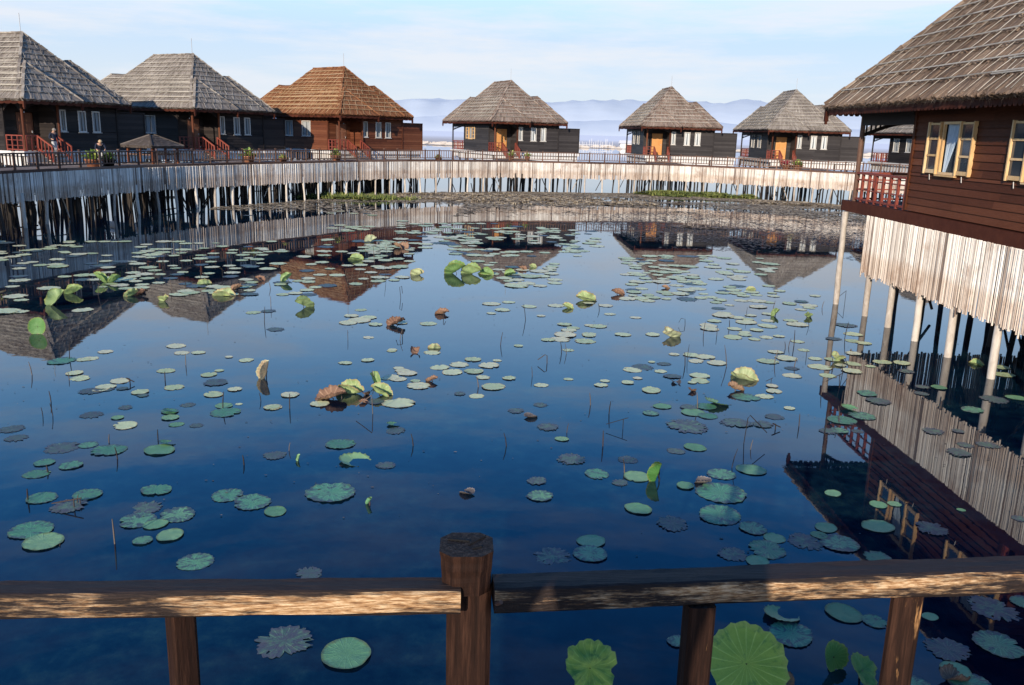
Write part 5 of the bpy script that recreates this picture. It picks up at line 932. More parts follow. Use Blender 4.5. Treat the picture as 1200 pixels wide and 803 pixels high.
LEAVES="-6.62,10.79,0.34,d,0;-6.36,10.45,0.28,d,0;-5.86,11.43,0.31,d,0;-5.46,11.35,0.19,s,1;-4.86,11.67,0.27,f,2;-4.75,11.41,0.24,s,1;-4.56,11.14,0.21,s,1;-4.28,11.13,0.19,d,0;-5.55,11.8,0.21,d,3;-6.25,12.63,0.3,d,3;-4.53,12.53,0.31,p,4;-4.3,12.83,0.23,p,4;-4.73,12.0,0.23,d,3;-4.2,12.01,0.28,s,5;-4.08,11.7,0.42,f,2;-3.47,12.0,0.28,p,4;-3.39,12.64,0.28,p,4;-2.84,12.22,0.29,p,6;-5.62,10.16,0.41,d,0;-5.35,10.28,0.24,f,2;-5.01,10.12,0.43,f,2;-4.4,10.17,0.4,s,1;-5.57,9.65,0.24,f,2;-5.22,9.59,0.28,f,2;-5.48,9.31,0.3,f,2;-2.93,10.11,0.29,d,0;-5.07,8.66,0.32,f,2;-4.63,8.78,0.32,f,2;-4.68,8.47,0.35,d,0;-3.94,8.95,0.34,f,2;-3.86,8.5,0.33,d,0;-3.82,8.19,0.37,f,2;-3.47,8.34,0.39,f,2;-3.6,8.1,0.25,s,1;-3.36,7.87,0.29,s,1;-3.58,7.74,0.19,f,2;-3.12,8.87,0.37,f,2;-2.79,8.71,0.43,f,2;-2.48,8.49,0.26,s,1;-2.0,9.02,0.56,f,7;-4.76,7.89,0.42,f,2;-4.51,7.65,0.37,s,1;-2.92,7.35,0.34,f,2;-1.81,7.2,0.26,d,8;-2.2,10.57,0.4,f,7;-1.5,9.88,0.25,d,8;0.34,9.53,0.25,d,8;0.37,9.09,0.3,f,7;-1.56,11.15,0.3,d,8;-1.68,12.37,0.51,p,6;-2.04,12.42,0.31,d,9;-2.84,12.22,0.28,p,6;-3.39,12.6,0.26,p,4;-3.49,12.0,0.25,p,4;-1.25,14.47,0.36,p,6;-0.92,14.68,0.36,p,6;-1.01,14.17,0.38,p,6;-0.65,14.26,0.34,p,6;-0.4,14.68,0.38,p,6;-0.7,15.06,0.31,p,6;-1.48,15.47,0.32,p,6;-1.86,13.66,0.28,p,6;-1.86,14.18,0.26,p,6;-1.49,13.3,0.39,p,6;-0.28,13.37,0.41,p,6;-0.03,13.9,0.24,p,6;0.5,13.55,0.25,p,6;0.46,12.49,0.23,d,9;0.09,12.17,0.27,d,8;0.52,11.44,0.24,d,8;-0.8,12.94,0.2,d,9;1.96,13.85,0.23,p,10;2.35,14.86,0.43,d,11;2.78,15.15,0.28,d,11;3.65,15.74,0.39,p,10;3.78,15.32,0.38,p,10;3.28,14.4,0.36,p,10;2.29,13.43,0.35,p,10;3.77,13.2,0.44,f,12;4.09,13.28,0.3,p,10;4.33,13.59,0.29,p,10;2.33,12.58,0.29,s,13;2.1,12.23,0.25,f,14;2.73,12.58,0.26,d,11;2.75,12.33,0.38,s,15;2.94,12.18,0.3,f,14;3.01,12.64,0.33,f,12;2.54,11.69,0.63,d,16;3.29,11.9,0.47,d,16;3.67,11.86,0.32,d,16;3.95,12.24,0.29,d,16;2.2,10.67,0.25,d,16;2.48,10.82,0.31,s,15;0.71,11.0,0.2,s,17;0.54,11.48,0.31,d,8;0.79,10.26,0.37,d,8;1.52,10.31,0.26,d,16;1.08,9.8,0.33,f,7;1.56,9.75,0.33,s,15;1.33,9.55,0.2,d,16;1.45,8.82,0.32,s,15;2.1,9.51,0.23,s,15;2.62,9.91,0.36,f,14;3.03,10.08,0.38,s,15;2.48,9.33,0.59,f,14;2.33,8.72,0.52,f,14;1.77,8.47,0.36,d,16;2.61,8.41,0.31,f,14;2.78,8.2,0.23,s,15;2.63,7.94,0.41,f,14;2.46,7.68,0.25,s,15;2.25,7.81,0.29,d,16;0.86,8.0,0.3,s,17;0.83,7.73,0.34,f,7;0.45,7.67,0.37,d,8;3.08,8.14,0.39,d,16;3.41,8.48,0.26,s,18;3.42,8.12,0.4,f,19;3.27,8.29,0.18,s,18;3.81,9.4,0.21,s,18;4.93,12.17,0.43,f,19;5.32,12.4,0.41,f,19;4.72,11.69,0.27,f,19;4.55,11.64,0.27,d,20;5.87,13.6,0.37,f,19;5.88,13.18,0.41,d,20;6.38,15.55,0.32,p,21;5.59,14.65,0.3,p,21;7.0,15.74,0.35,p,21;7.36,15.72,0.35,p,21;7.17,15.1,0.31,d,20;7.28,14.08,0.28,s,18;9.17,15.61,0.35,p,21;8.93,15.06,0.4,p,21;8.33,13.6,0.34,s,18;7.89,13.46,0.45,d,20;7.22,12.86,0.35,f,19;6.04,10.92,0.34,d,20;6.29,11.23,0.24,d,20;6.61,11.26,0.31,d,20;6.11,11.78,0.32,d,20;4.23,9.12,0.2,s,18;3.99,8.54,0.35,s,18;4.56,8.53,0.35,d,20;3.7,7.83,0.29,f,19;5.69,8.86,0.17,d,20;2.4,6.42,0.41,f,14;2.97,6.77,0.33,s,18;3.19,6.65,0.22,f,19;1.43,6.26,0.19,f,14;3.72,6.76,0.15,s,18;4.36,6.92,0.44,d,20;4.7,7.05,0.23,f,19;3.63,6.26,0.35,d,20;4.09,6.35,0.41,f,19;3.55,5.97,0.23,s,18;3.58,5.82,0.33,f,19;3.14,5.79,0.26,f,19;-1.76,6.1,0.46,d,0;-1.23,5.96,0.44,s,17;-7.69,14.16,0.47,f,22;-7.12,13.46,0.28,p,4;-6.89,13.18,0.33,p,4;-6.22,13.1,0.33,p,4;-6.31,12.62,0.26,p,4;-4.65,14.56,0.27,p,4;-4.97,13.59,0.28,p,4;-4.72,13.16,0.41,d,3;-9.37,18.31,0.48,p,23;-10.57,17.96,0.42,p,23;-3.3,18.08,0.55,p,24;-3.49,17.8,0.43,p,24;-3.15,18.37,0.37,p,24;-2.89,17.71,0.32,p,24;-1.8,17.94,0.4,p,24;0.38,20.14,0.39,p,24;-0.24,19.64,0.4,p,24;-0.52,20.32,0.45,p,24;0.72,16.76,0.29,p,24;1.09,17.26,0.53,p,25;0.19,22.95,0.46,p,24;1.04,20.34,0.41,p,24;1.84,18.17,0.41,p,25;2.89,21.51,0.48,p,25;2.3,17.42,0.35,p,25;2.93,17.5,0.32,p,25;4.43,9.16,0.16,s,18;-11.48,22.71,0.55,p,23;-10.18,22.25,0.55,p,23;-8.06,20.37,0.49,p,23;-8.07,21.54,0.51,d,26;-6.46,20.67,0.47,d,26;-9.95,21.38,0.51,p,23;-7.39,21.48,0.47,p,23;-7.88,20.64,0.48,p,23;-6.91,21.65,0.46,p,23;-11.56,19.58,0.55,p,23;-10.85,17.95,0.64,p,23;-12.63,21.65,0.54,p,23;-11.38,20.7,0.57,p,23;-6.12,22.45,0.49,d,26;-4.86,22.17,0.5,d,27;-3.73,23.66,0.55,p,24;-3.47,25.64,0.62,p,24;-0.28,24.2,0.52,p,24;-0.03,23.21,0.47,p,24;0.35,23.39,0.52,p,24;0.76,25.62,0.61,p,24;0.07,22.93,0.66,p,24;0.49,24.6,0.64,p,24;-0.71,24.88,0.59,p,24;4.76,25.14,0.63,p,25;4.61,26.14,0.59,p,25;4.22,24.33,0.6,p,25;5.62,27.5,0.63,p,25;4.42,22.46,0.5,p,25;3.37,21.35,0.44,p,25;4.46,21.69,0.6,d,28;3.24,21.63,0.48,p,25;4.7,23.06,0.55,p,25;6.07,20.94,0.49,p,25;4.91,19.73,0.54,p,25;4.33,18.59,0.41,p,25;6.25,21.73,0.49,p,25;4.6,17.47,0.4,p,25;6.42,18.95,0.51,p,25;5.28,19.04,0.49,p,25;4.28,18.22,0.44,p,25;7.44,21.32,0.46,p,25;5.67,18.7,0.44,p,25;5.21,15.82,0.44,p,10;5.15,16.3,0.31,p,10;7.54,19.01,0.47,d,28;6.69,16.35,0.32,p,21;4.79,15.56,0.42,p,10;5.65,15.23,0.44,p,21;7.35,18.1,0.41,p,25;6.75,17.61,0.35,d,28;6.08,15.81,0.3,p,21;6.15,15.01,0.38,p,21;4.94,14.58,0.34,p,10;0.97,16.83,0.43,p,24;1.46,16.74,0.43,p,25;1.19,17.69,0.34,p,25;1.59,17.38,0.31,p,25;1.13,18.25,0.33,p,25;2.14,14.66,0.35,p,10;3.22,14.08,0.34,p,10;3.42,15.41,0.31,p,10;1.49,13.65,0.24,p,10;3.41,15.85,0.32,p,10;2.79,14.31,0.32,d,11;-5.93,14.94,0.3,p,4;-4.81,17.0,0.38,d,26;-6.21,15.41,0.35,p,4;-2.92,14.57,0.25,p,6;-1.76,14.02,0.34,p,6;-2.56,14.8,0.25,p,6;-0.53,12.84,0.25,p,6;-1.98,13.75,0.32,p,6;-0.47,13.91,0.25,p,6;-5.22,11.04,0.34,p,29;-5.66,12.55,0.29,p,4;-6.28,12.76,0.3,p,4;-7.32,14.37,0.31,p,4;-5.25,12.84,0.31,p,4;-5.74,13.75,0.3,p,4;-6.41,12.52,0.35,d,3;-5.55,12.39,0.19,d,3;-6.0,12.7,0.18,d,3;-4.01,12.11,0.11,p,4;-1.95,14.34,0.19,p,6;-2.07,13.68,0.18,p,6;-1.57,13.58,0.18,p,6;0.13,16.19,0.2,p,6;-2.23,15.58,0.19,p,6;1.08,15.97,0.21,p,6;0.97,13.95,0.17,p,6;1.58,13.91,0.17,p,10;2.16,14.13,0.17,p,10;2.57,15.25,0.14,p,10;3.06,13.96,0.16,p,10;4.98,11.68,0.18,d,20;5.58,15.22,0.25,p,21;6.64,15.39,0.19,p,21;7.01,14.1,0.25,d,20;6.81,13.69,0.25,d,20;6.48,11.81,0.18,d,20;5.14,9.05,0.1,s,18;-7.4,14.3,0.25,p,4;-7.27,14.86,0.27,p,4;-4.89,13.86,0.16,p,4;-5.02,14.75,0.15,p,4;-3.55,18.5,0.34,p,24;-3.46,19.17,0.29,p,24;-2.24,15.51,0.19,p,6;-0.11,20.6,0.33,p,24;-0.49,19.21,0.23,p,24;0.64,19.08,0.21,p,24;1.58,17.25,0.3,p,25;1.08,15.97,0.23,p,6;1.3,17.93,0.29,p,25;2.25,19.5,0.28,p,25;1.66,18.23,0.22,p,25;1.86,20.78,0.29,p,25;3.47,24.2,0.44,p,25;3.48,23.09,0.37,p,25;2.8,19.2,0.27,p,25;2.25,20.52,0.37,p,25;4.31,12.68,0.18,p,10;7.25,17.27,0.32,p,21;4.39,13.89,0.22,p,10;5.77,16.52,0.24,p,10;5.88,17.25,0.28,p,10;5.77,15.85,0.26,p,21;3.09,15.87,0.21,p,10;-10.48,25.4,0.4,p,23;-8.7,30.7,0.44,p,23;-7.82,28.72,0.28,p,23;-8.55,28.83,0.49,p,23;-9.81,22.0,0.35,p,23;-9.13,27.57,0.42,p,23;-17.25,28.68,0.39,p,23;-15.06,28.93,0.41,p,23;-7.72,23.16,0.44,d,26;-15.1,28.17,0.38,p,23;-16.11,27.82,0.43,p,23;-15.92,26.4,0.38,p,23;-7.11,24.6,0.5,p,23;-15.04,27.7,0.38,p,23;-13.93,24.62,0.36,p,23;-11.11,23.22,0.39,p,23;-14.73,28.22,0.48,p,23;-9.92,29.08,0.45,p,23;-9.63,27.34,0.38,p,23;-8.35,28.5,0.39,p,23;-11.0,24.87,0.5,p,23;-12.4,28.38,0.44,p,23;-9.89,25.7,0.38,p,23;-11.27,27.01,0.42,p,23;-7.69,28.25,0.54,p,23;-10.33,28.45,0.37,p,23;-15.72,26.07,0.44,p,23;-11.43,28.02,0.48,p,23;-9.31,28.26,0.39,p,23;-12.24,24.67,0.41,d,26;-14.91,25.92,0.45,p,23;-13.45,29.58,0.47,p,23;-14.99,24.81,0.49,p,23;-10.85,28.02,0.55,p,23;-7.95,26.37,0.47,p,23;-11.01,26.42,0.45,d,26;-13.52,25.2,0.47,p,23;-15.36,26.36,0.32,d,26;-7.1,25.64,0.54,p,23;-9.18,25.02,0.43,d,26;-10.89,22.05,0.39,p,23;-13.97,26.59,0.32,p,23;-11.84,22.35,0.36,p,23;-14.34,27.97,0.43,p,23;-13.78,29.5,0.29,p,23;-11.15,26.13,0.36,p,23;-12.98,22.23,0.44,d,26;-9.13,22.58,0.39,d,26;-15.32,26.83,0.4,p,23;-14.99,25.5,0.44,p,23;-11.74,27.94,0.48,p,23;-11.61,25.19,0.57,d,26;-10.03,23.11,0.51,p,23;-11.34,29.52,0.47,p,23;-15.17,29.17,0.4,p,23;-14.99,26.77,0.4,d,26;-13.18,26.62,0.39,p,23;-9.9,24.67,0.31,p,23;-13.42,24.1,0.42,p,23;-12.22,29.87,0.58,p,23;-11.86,26.99,0.47,p,23;-7.69,24.9,0.49,d,26;-9.65,23.17,0.34,p,23;-8.1,28.13,0.35,p,23;-9.12,25.62,0.36,p,23;-11.23,27.27,0.5,p,23;-11.51,26.17,0.44,p,23;-10.17,22.69,0.39,p,23;-9.64,26.23,0.48,p,23;-11.8,27.45,0.5,p,23;-9.43,26.52,0.56,d,26;-13.42,25.98,0.47,d,26;-15.18,27.07,0.41,p,23;-12.05,25.13,0.4,p,23;-11.33,25.24,0.32,p,23;-11.33,26.69,0.6,p,23;-9.09,29.21,0.38,d,26;-10.04,23.76,0.39,p,23;-10.62,27.24,0.35,p,23;-10.4,24.22,0.55,p,23;-14.91,27.37,0.51,p,23;-13.65,23.44,0.39,p,23;-14.51,29.33,0.43,p,23;-12.46,28.98,0.42,p,23;-11.47,24.03,0.43,p,23;-16.89,28.41,0.54,d,26;-11.82,24.34,0.56,d,26;-13.93,23.92,0.44,d,26;-9.2,23.59,0.35,p,23;-9.71,22.46,0.4,p,23;-10.8,22.37,0.37,p,23;-13.46,26.35,0.52,p,23;-14.15,26.79,0.38,p,23;-8.66,27.23,0.45,p,23;-14.09,29.43,0.45,p,23;-11.17,21.98,0.44,d,26;-10.96,29.67,0.42,p,23;-11.19,22.74,0.42,p,23;-8.08,27.37,0.42,p,23;-15.21,25.2,0.42,p,23;-11.77,29.97,0.5,p,23;-10.41,29.83,0.28,p,23;-8.27,26.55,0.32,p,23;-6.82,21.92,0.42,d,26;-7.56,20.95,0.37,p,23;-7.63,25.63,0.26,p,23;-8.45,23.52,0.35,p,23;-8.4,27.79,0.45,p,23;-6.88,20.55,0.42,p,23;-6.9,22.3,0.39,p,23;-9.45,21.55,0.36,p,23;-7.63,21.58,0.45,p,23;-9.64,24.24,0.34,p,23;-9.87,26.87,0.35,p,23;-7.16,22.7,0.42,p,23;-9.59,20.93,0.38,p,23;-10.33,21.96,0.35,p,23;-7.9,25.14,0.37,d,26;-10.44,23.29,0.42,p,23;-6.59,21.16,0.33,p,23;-7.11,21.34,0.36,p,23;-8.73,24.61,0.43,p,23;-8.09,20.87,0.43,p,23;-10.63,26.68,0.37,p,23;-9.16,21.86,0.35,p,23;-12.55,26.28,0.34,p,23;-9.28,21.13,0.42,p,23;-8.32,26.07,0.38,p,23;-8.42,22.92,0.38,p,23;-8.35,24.97,0.38,p,23;-7.3,20.72,0.36,p,23;-8.67,27.75,0.34,p,23;-10.21,21.5,0.3,p,23;-9.2,23.21,0.38,d,26;-10.25,21.1,0.25,p,23;-8.04,24.52,0.36,p,23;-7.87,23.76,0.45,p,23;-8.45,21.84,0.39,d,26;-13.08,24.31,0.45,p,23;-12.85,23.96,0.59,p,23;-12.33,20.8,0.33,p,23;-11.2,19.18,0.33,p,23;-14.04,24.33,0.35,p,23;-5.39,24.95,0.32,p,24;-6.11,25.67,0.38,p,24;-5.4,20.97,0.36,p,23;-5.12,21.89,0.34,p,24;-5.47,22.66,0.4,p,24;-5.75,22.74,0.37,p,24;-5.95,24.48,0.48,d,27;-5.61,23.16,0.43,p,24;-6.09,22.12,0.37,p,23;-4.96,23.86,0.48,p,24;-4.19,22.54,0.42,p,24;-5.66,20.75,0.34,p,23;-6.72,27.24,0.52,p,24;-5.23,21.44,0.39,p,24;-5.89,26.12,0.48,p,24;-5.02,25.68,0.38,p,24;-5.04,20.85,0.4,d,27;-5.43,23.82,0.4,p,24;-4.37,28.97,0.51,p,24;-5.38,31.36,0.48,d,27;-5.26,29.83,0.47,p,24;-4.97,31.84,0.55,p,24;-4.45,27.41,0.49,p,24;-3.69,23.08,0.45,p,24;-4.64,25.84,0.47,p,24;-3.51,28.55,0.36,p,24;-4.37,30.3,0.45,p,24;-4.6,27.18,0.38,p,24;-4.43,29.65,0.58,p,24;-5.09,28.99,0.55,p,24;-3.3,26.89,0.41,p,24;-3.89,25.35,0.54,p,24;-4.86,29.31,0.58,p,24;-5.05,27.29,0.47,p,24;-5.11,30.51,0.53,p,24;-5.02,29.99,0.39,p,24;-3.75,27.32,0.49,p,24;-5.32,28.28,0.47,p,24;-4.67,28.47,0.44,p,24;-3.94,30.53,0.47,p,24;-3.62,29.55,0.36,p,24;-3.41,25.91,0.4,p,24;-4.71,31.26,0.41,p,24;-4.81,28.92,0.47,p,24;-6.97,31.37,0.29,p,24;-4.52,25.02,0.36,p,24;-5.79,28.65,0.43,p,24;-4.75,30.51,0.48,p,24;-4.62,30.2,0.54,p,24;-4.13,23.35,0.33,p,24;-4.1,25.61,0.43,p,24;-6.61,30.3,0.31,p,24;-5.73,31.66,0.55,d,27;-6.55,29.69,0.61,d,27;-4.73,29.63,0.63,p,24;-4.55,26.62,0.46,p,24;-4.11,24.47,0.38,p,24;-5.32,31.76,0.37,p,24;-6.36,28.59,0.56,p,24;-4.65,30.91,0.45,p,24;-4.57,31.54,0.5,p,24;-3.28,23.29,0.33,p,24;-5.78,31.31,0.36,d,27;-4.35,27.92,0.46,p,24;-4.07,26.96,0.49,p,24;-3.67,24.21,0.36,d,27;-3.68,29.98,0.4,p,24;-6.15,27.63,0.47,p,24;-3.12,23.81,0.47,p,24;-0.96,29.9,0.43,d,27;-0.32,29.62,0.42,p,24;-1.34,34.85,0.51,p,24;-0.68,29.13,0.45,p,24;1.72,37.74,0.46,p,24;1.69,36.97,0.59,p,24;-2.72,35.09,0.46,p,24;-2.83,31.61,0.59,d,27;-5.04,38.06,0.41,p,24;-1.98,28.88,0.51,p,24;0.41,29.94,0.53,p,24;-2.99,37.16,0.64,p,24;1.61,35.05,0.46,p,24;-0.76,30.31,0.58,p,24;-2.61,33.23,0.34,p,24;-4.83,36.48,0.47,p,24;1.02,35.89,0.5,p,24;-1.53,31.09,0.4,p,24;0.22,35.14,0.46,p,24;-0.9,28.68,0.53,p,24;-0.08,28.9,0.54,p,24;-4.93,37.22,0.41,p,24;-2.43,33.42,0.45,p,24;-0.08,29.76,0.58,p,24;-4.57,34.46,0.43,p,24;0.73,34.64,0.68,p,24;1.15,36.4,0.51,p,24;-4.13,31.13,0.61,p,24;-1.81,33.55,0.55,p,24;-0.29,35.38,0.47,p,24;-3.91,37.46,0.68,p,24;-2.14,30.86,0.53,p,24;1.12,38.05,0.49,p,24;0.11,33.59,0.6,p,24;-3.23,38.58,0.52,p,24;0.76,32.39,0.54,p,24;-4.0,30.2,0.59,p,24;-3.65,31.38,0.53,p,24;1.16,35.02,0.48,d,27;-2.01,38.93,0.41,p,24;-4.42,38.07,0.58,p,24;-4.12,31.54,0.42,p,24;-3.37,32.4,0.44,d,27;-1.74,37.05,0.44,p,24;-2.58,38.76,0.71,p,24;-0.27,28.7,0.4,p,24;-4.31,32.52,0.64,p,24;-2.23,31.22,0.52,d,27;-4.08,35.34,0.42,p,24;-1.19,30.17,0.41,p,24;-1.72,34.64,0.38,p,24;0.72,33.19,0.4,p,24;0.58,28.87,0.35,d,27;-2.48,31.68,0.7,d,27;-3.23,36.25,0.49,p,24;-2.12,34.27,0.53,p,24;-4.64,35.04,0.59,p,24;-0.53,36.24,0.41,p,24;-2.65,32.25,0.46,p,24;-3.81,32.29,0.51,d,27;-0.88,33.73,0.65,p,24;1.67,36.41,0.53,p,24;-2.15,30.01,0.44,p,24;-3.3,35.62,0.6,p,24;-4.05,34.63,0.66,p,24;-3.8,34.84,0.41,d,27;-1.52,30.15,0.39,p,24;-0.1,37.58,0.41,p,24;-3.16,30.26,0.54,p,24;-3.62,33.56,0.51,d,27;-0.97,39.22,0.44,d,27;0.04,38.28,0.63,d,27;-0.1,36.14,0.7,p,24;-0.74,33.26,0.61,p,24;-2.89,33.5,0.63,p,24;-1.34,28.68,0.6,p,24;-3.25,31.22,0.58,p,24;-0.59,33.86,0.54,p,24;-1.25,36.9,0.41,p,24;-2.28,36.49,0.53,p,24;1.58,34.38,0.71,p,24;1.41,32.98,0.47,d,27;-0.64,35.79,0.56,p,24;1.22,37.5,0.6,p,24;-3.87,38.4,0.46,p,24;-1.48,28.96,0.6,d,27;-1.46,32.96,0.44,p,24;1.35,36.69,0.56,p,24;-2.08,32.83,0.39,p,24;0.27,34.17,0.38,p,24;-1.98,35.57,0.64,d,27;-0.82,37.1,0.57,p,24;-1.92,29.22,0.63,d,27;-2.54,36.58,0.54,p,24;-1.56,39.02,0.56,p,24;-0.35,37.36,0.6,p,24;-1.89,32.54,0.45,p,24;-1.75,29.98,0.62,p,24;1.19,26.65,0.44,p,24;-0.47,25.69,0.4,p,24;-1.16,27.29,0.49,p,24;-0.66,27.06,0.3,p,24;1.16,24.16,0.46,p,24;-0.16,23.7,0.29,p,24;0.07,23.91,0.47,p,24;0.3,24.81,0.37,p,24;1.09,26.25,0.47,p,24;1.11,25.85,0.37,p,24;-0.79,26.59,0.37,p,24;0.06,25.0,0.44,p,24;1.27,27.23,0.41,p,24;0.72,23.05,0.39,p,24;-0.05,26.3,0.49,d,27;0.04,24.46,0.45,d,27;-0.11,25.24,0.53,p,24;1.14,23.6,0.44,p,24;1.06,29.83,0.43,p,24;0.82,24.67,0.5,p,24;0.26,25.77,0.46,p,24;1.11,25.2,0.47,p,24;-1.59,32.44,0.57,p,24;-2.59,33.87,0.44,d,27;-2.34,32.99,0.34,p,24;-1.77,31.82,0.59,p,24;-1.4,31.91,0.51,p,24;-2.31,33.71,0.58,p,24;-1.72,33.03,0.45,p,24;-1.54,35.25,0.32,p,24;-3.3,34.77,0.5,p,24;-3.54,35.07,0.45,p,24;-6.83,35.91,0.59,p,24;-6.91,36.21,0.59,p,24;-6.23,35.35,0.59,p,24;-6.93,35.15,0.45,p,24;-6.21,36.53,0.6,p,24;-6.66,36.34,0.52,p,24;-7.45,36.67,0.6,p,24;-6.5,35.54,0.54,p,24;-7.54,35.53,0.54,p,24;-6.74,34.67,0.6,p,24;-7.71,36.59,0.46,d,27;-6.91,31.69,0.57,p,24;2.85,32.89,0.63,p,25;2.04,30.63,0.53,p,25;1.75,30.23,0.46,p,25;2.26,35.56,0.5,p,25;2.26,31.19,0.54,d,28;2.25,31.89,0.42,p,25;2.12,32.19,0.45,p,25;2.54,36.07,0.41,p,25;3.12,33.38,0.53,p,25;3.28,37.24,0.57,d,28;2.15,29.23,0.35,p,25;3.05,36.13,0.38,d,28;2.36,33.58,0.42,p,25;3.05,33.71,0.61,p,25;1.93,32.0,0.39,d,28;2.13,31.47,0.48,p,25;1.85,32.37,0.49,p,25;2.25,35.29,0.41,d,28;1.86,33.6,0.35,p,24;2.14,30.23,0.44,p,25;3.07,32.07,0.62,p,25;2.43,30.58,0.5,p,25;2.26,33.14,0.35,p,25;3.23,34.53,0.53,p,25;1.87,31.11,0.43,p,25;2.5,37.29,0.54,p,25;4.86,27.6,0.47,p,25;4.02,28.5,0.37,p,25;6.63,25.18,0.49,p,25;3.83,24.86,0.41,p,25;4.31,26.25,0.39,p,25;5.4,25.71,0.38,p,25;5.23,26.4,0.45,p,25;3.72,25.49,0.53,p,25;4.37,24.85,0.38,p,25;8.0,27.3,0.6,p,25;8.57,28.62,0.64,p,25;4.31,25.52,0.37,p,25;4.03,25.92,0.3,p,25;8.05,26.91,0.38,p,25;6.52,26.19,0.5,p,25;4.31,27.97,0.47,p,25;8.34,27.61,0.39,p,25;8.56,29.91,0.29,p,25;4.11,27.74,0.29,p,25;6.51,26.51,0.53,p,25;5.28,29.85,0.63,p,25;6.39,27.49,0.56,p,25;3.64,25.79,0.45,p,25;3.81,28.96,0.63,p,25;4.74,26.87,0.41,p,25;3.38,25.47,0.44,p,25;6.56,28.15,0.39,p,25;5.95,25.11,0.49,p,25;7.13,26.72,0.56,p,25;7.24,28.39,0.49,p,25;5.9,29.98,0.52,d,28;7.28,29.78,0.56,p,25;4.22,29.01,0.36,d,28;4.7,29.73,0.59,p,25;8.22,28.92,0.42,p,25;4.97,26.63,0.5,p,25;6.54,29.66,0.36,p,25;3.76,28.5,0.44,p,25;6.93,27.2,0.37,p,25;5.09,28.73,0.59,d,28;3.82,26.81,0.44,p,25;5.29,25.26,0.51,p,25;5.23,29.36,0.41,p,25;6.16,29.96,0.58,d,28;4.58,28.61,0.42,p,25;6.92,30.2,0.47,p,25;6.48,28.9,0.52,p,25;5.18,27.57,0.52,p,25;6.63,25.57,0.51,p,25;4.99,25.53,0.3,p,25;4.9,24.45,0.45,p,25;3.67,27.82,0.4,p,25;4.26,28.27,0.51,d,28;4.92,26.1,0.44,p,25;6.87,25.8,0.42,p,25;3.87,27.36,0.48,p,25;3.85,24.27,0.32,p,25;6.59,30.13,0.4,p,25;7.58,26.22,0.42,p,25;4.44,27.13,0.42,p,25;5.24,24.58,0.45,p,25;4.67,22.57,0.32,d,28;6.04,23.3,0.48,p,25;3.1,22.01,0.28,p,25;3.2,22.86,0.4,d,28;3.2,22.51,0.44,p,25;4.56,23.76,0.41,p,25;5.06,22.55,0.3,p,25;4.86,21.95,0.37,p,25;3.92,21.66,0.29,p,25;4.88,24.84,0.36,p,25;3.59,21.77,0.4,p,25;5.72,23.13,0.31,d,28;4.06,22.32,0.36,p,25;3.3,23.73,0.42,p,25;5.29,24.17,0.44,p,25;3.52,22.12,0.33,p,25;3.58,24.09,0.31,p,25;5.05,23.32,0.48,p,25;5.03,24.13,0.5,d,28;4.01,22.63,0.44,p,25;5.0,20.0,0.36,p,25;5.3,21.73,0.38,p,25;5.59,19.82,0.28,p,25;4.98,18.0,0.25,p,25;7.35,21.0,0.31,p,25;6.52,21.57,0.31,p,25;7.24,24.13,0.38,p,25;6.02,22.78,0.47,p,25;7.31,23.36,0.36,p,25;5.32,17.56,0.3,p,25;5.12,21.38,0.34,p,25;6.04,23.77,0.4,p,25;5.19,19.53,0.37,p,25;7.0,22.97,0.27,p,25;7.42,21.82,0.36,d,28;5.85,21.72,0.38,p,25;6.39,19.38,0.34,p,25;4.92,17.75,0.31,p,25;4.84,18.3,0.33,p,25;5.4,19.35,0.28,p,25;6.08,22.42,0.35,p,25;6.32,23.97,0.49,d,28;5.01,20.59,0.37,d,28;5.62,22.79,0.41,p,25;8.08,22.73,0.32,p,25;4.57,19.07,0.34,p,25;5.3,18.24,0.31,p,25;6.48,22.61,0.32,p,25;6.47,23.05,0.43,p,25;5.15,22.08,0.34,p,25;6.9,22.5,0.33,p,25;6.06,20.06,0.32,p,25;7.01,21.5,0.4,p,25;5.83,19.28,0.31,p,25;5.39,21.06,0.25,p,25;5.09,15.08,0.26,d,11;7.06,20.73,0.29,p,25;5.63,17.69,0.25,p,25;6.09,15.4,0.22,p,21;7.1,17.45,0.33,p,25;2.63,14.62,0.23,p,10;5.02,17.35,0.27,p,25;-5.65,14.99,0.25,p,4;-5.45,18.75,0.35,d,26;-2.38,17.93,0.3,p,24;-2.84,16.53,0.23,p,24;-5.72,18.55,0.34,p,23;-0.26,15.04,0.17,p,6;-0.56,14.3,0.2,p,6;-7.25,42.25,0.43,d,27;-8.76,43.01,0.56,p,24;-8.98,41.98,0.47,p,24;-12.33,39.76,0.46,d,26;-7.88,42.12,0.52,p,24;-5.13,39.19,0.58,p,24;-6.88,41.5,0.54,p,24"
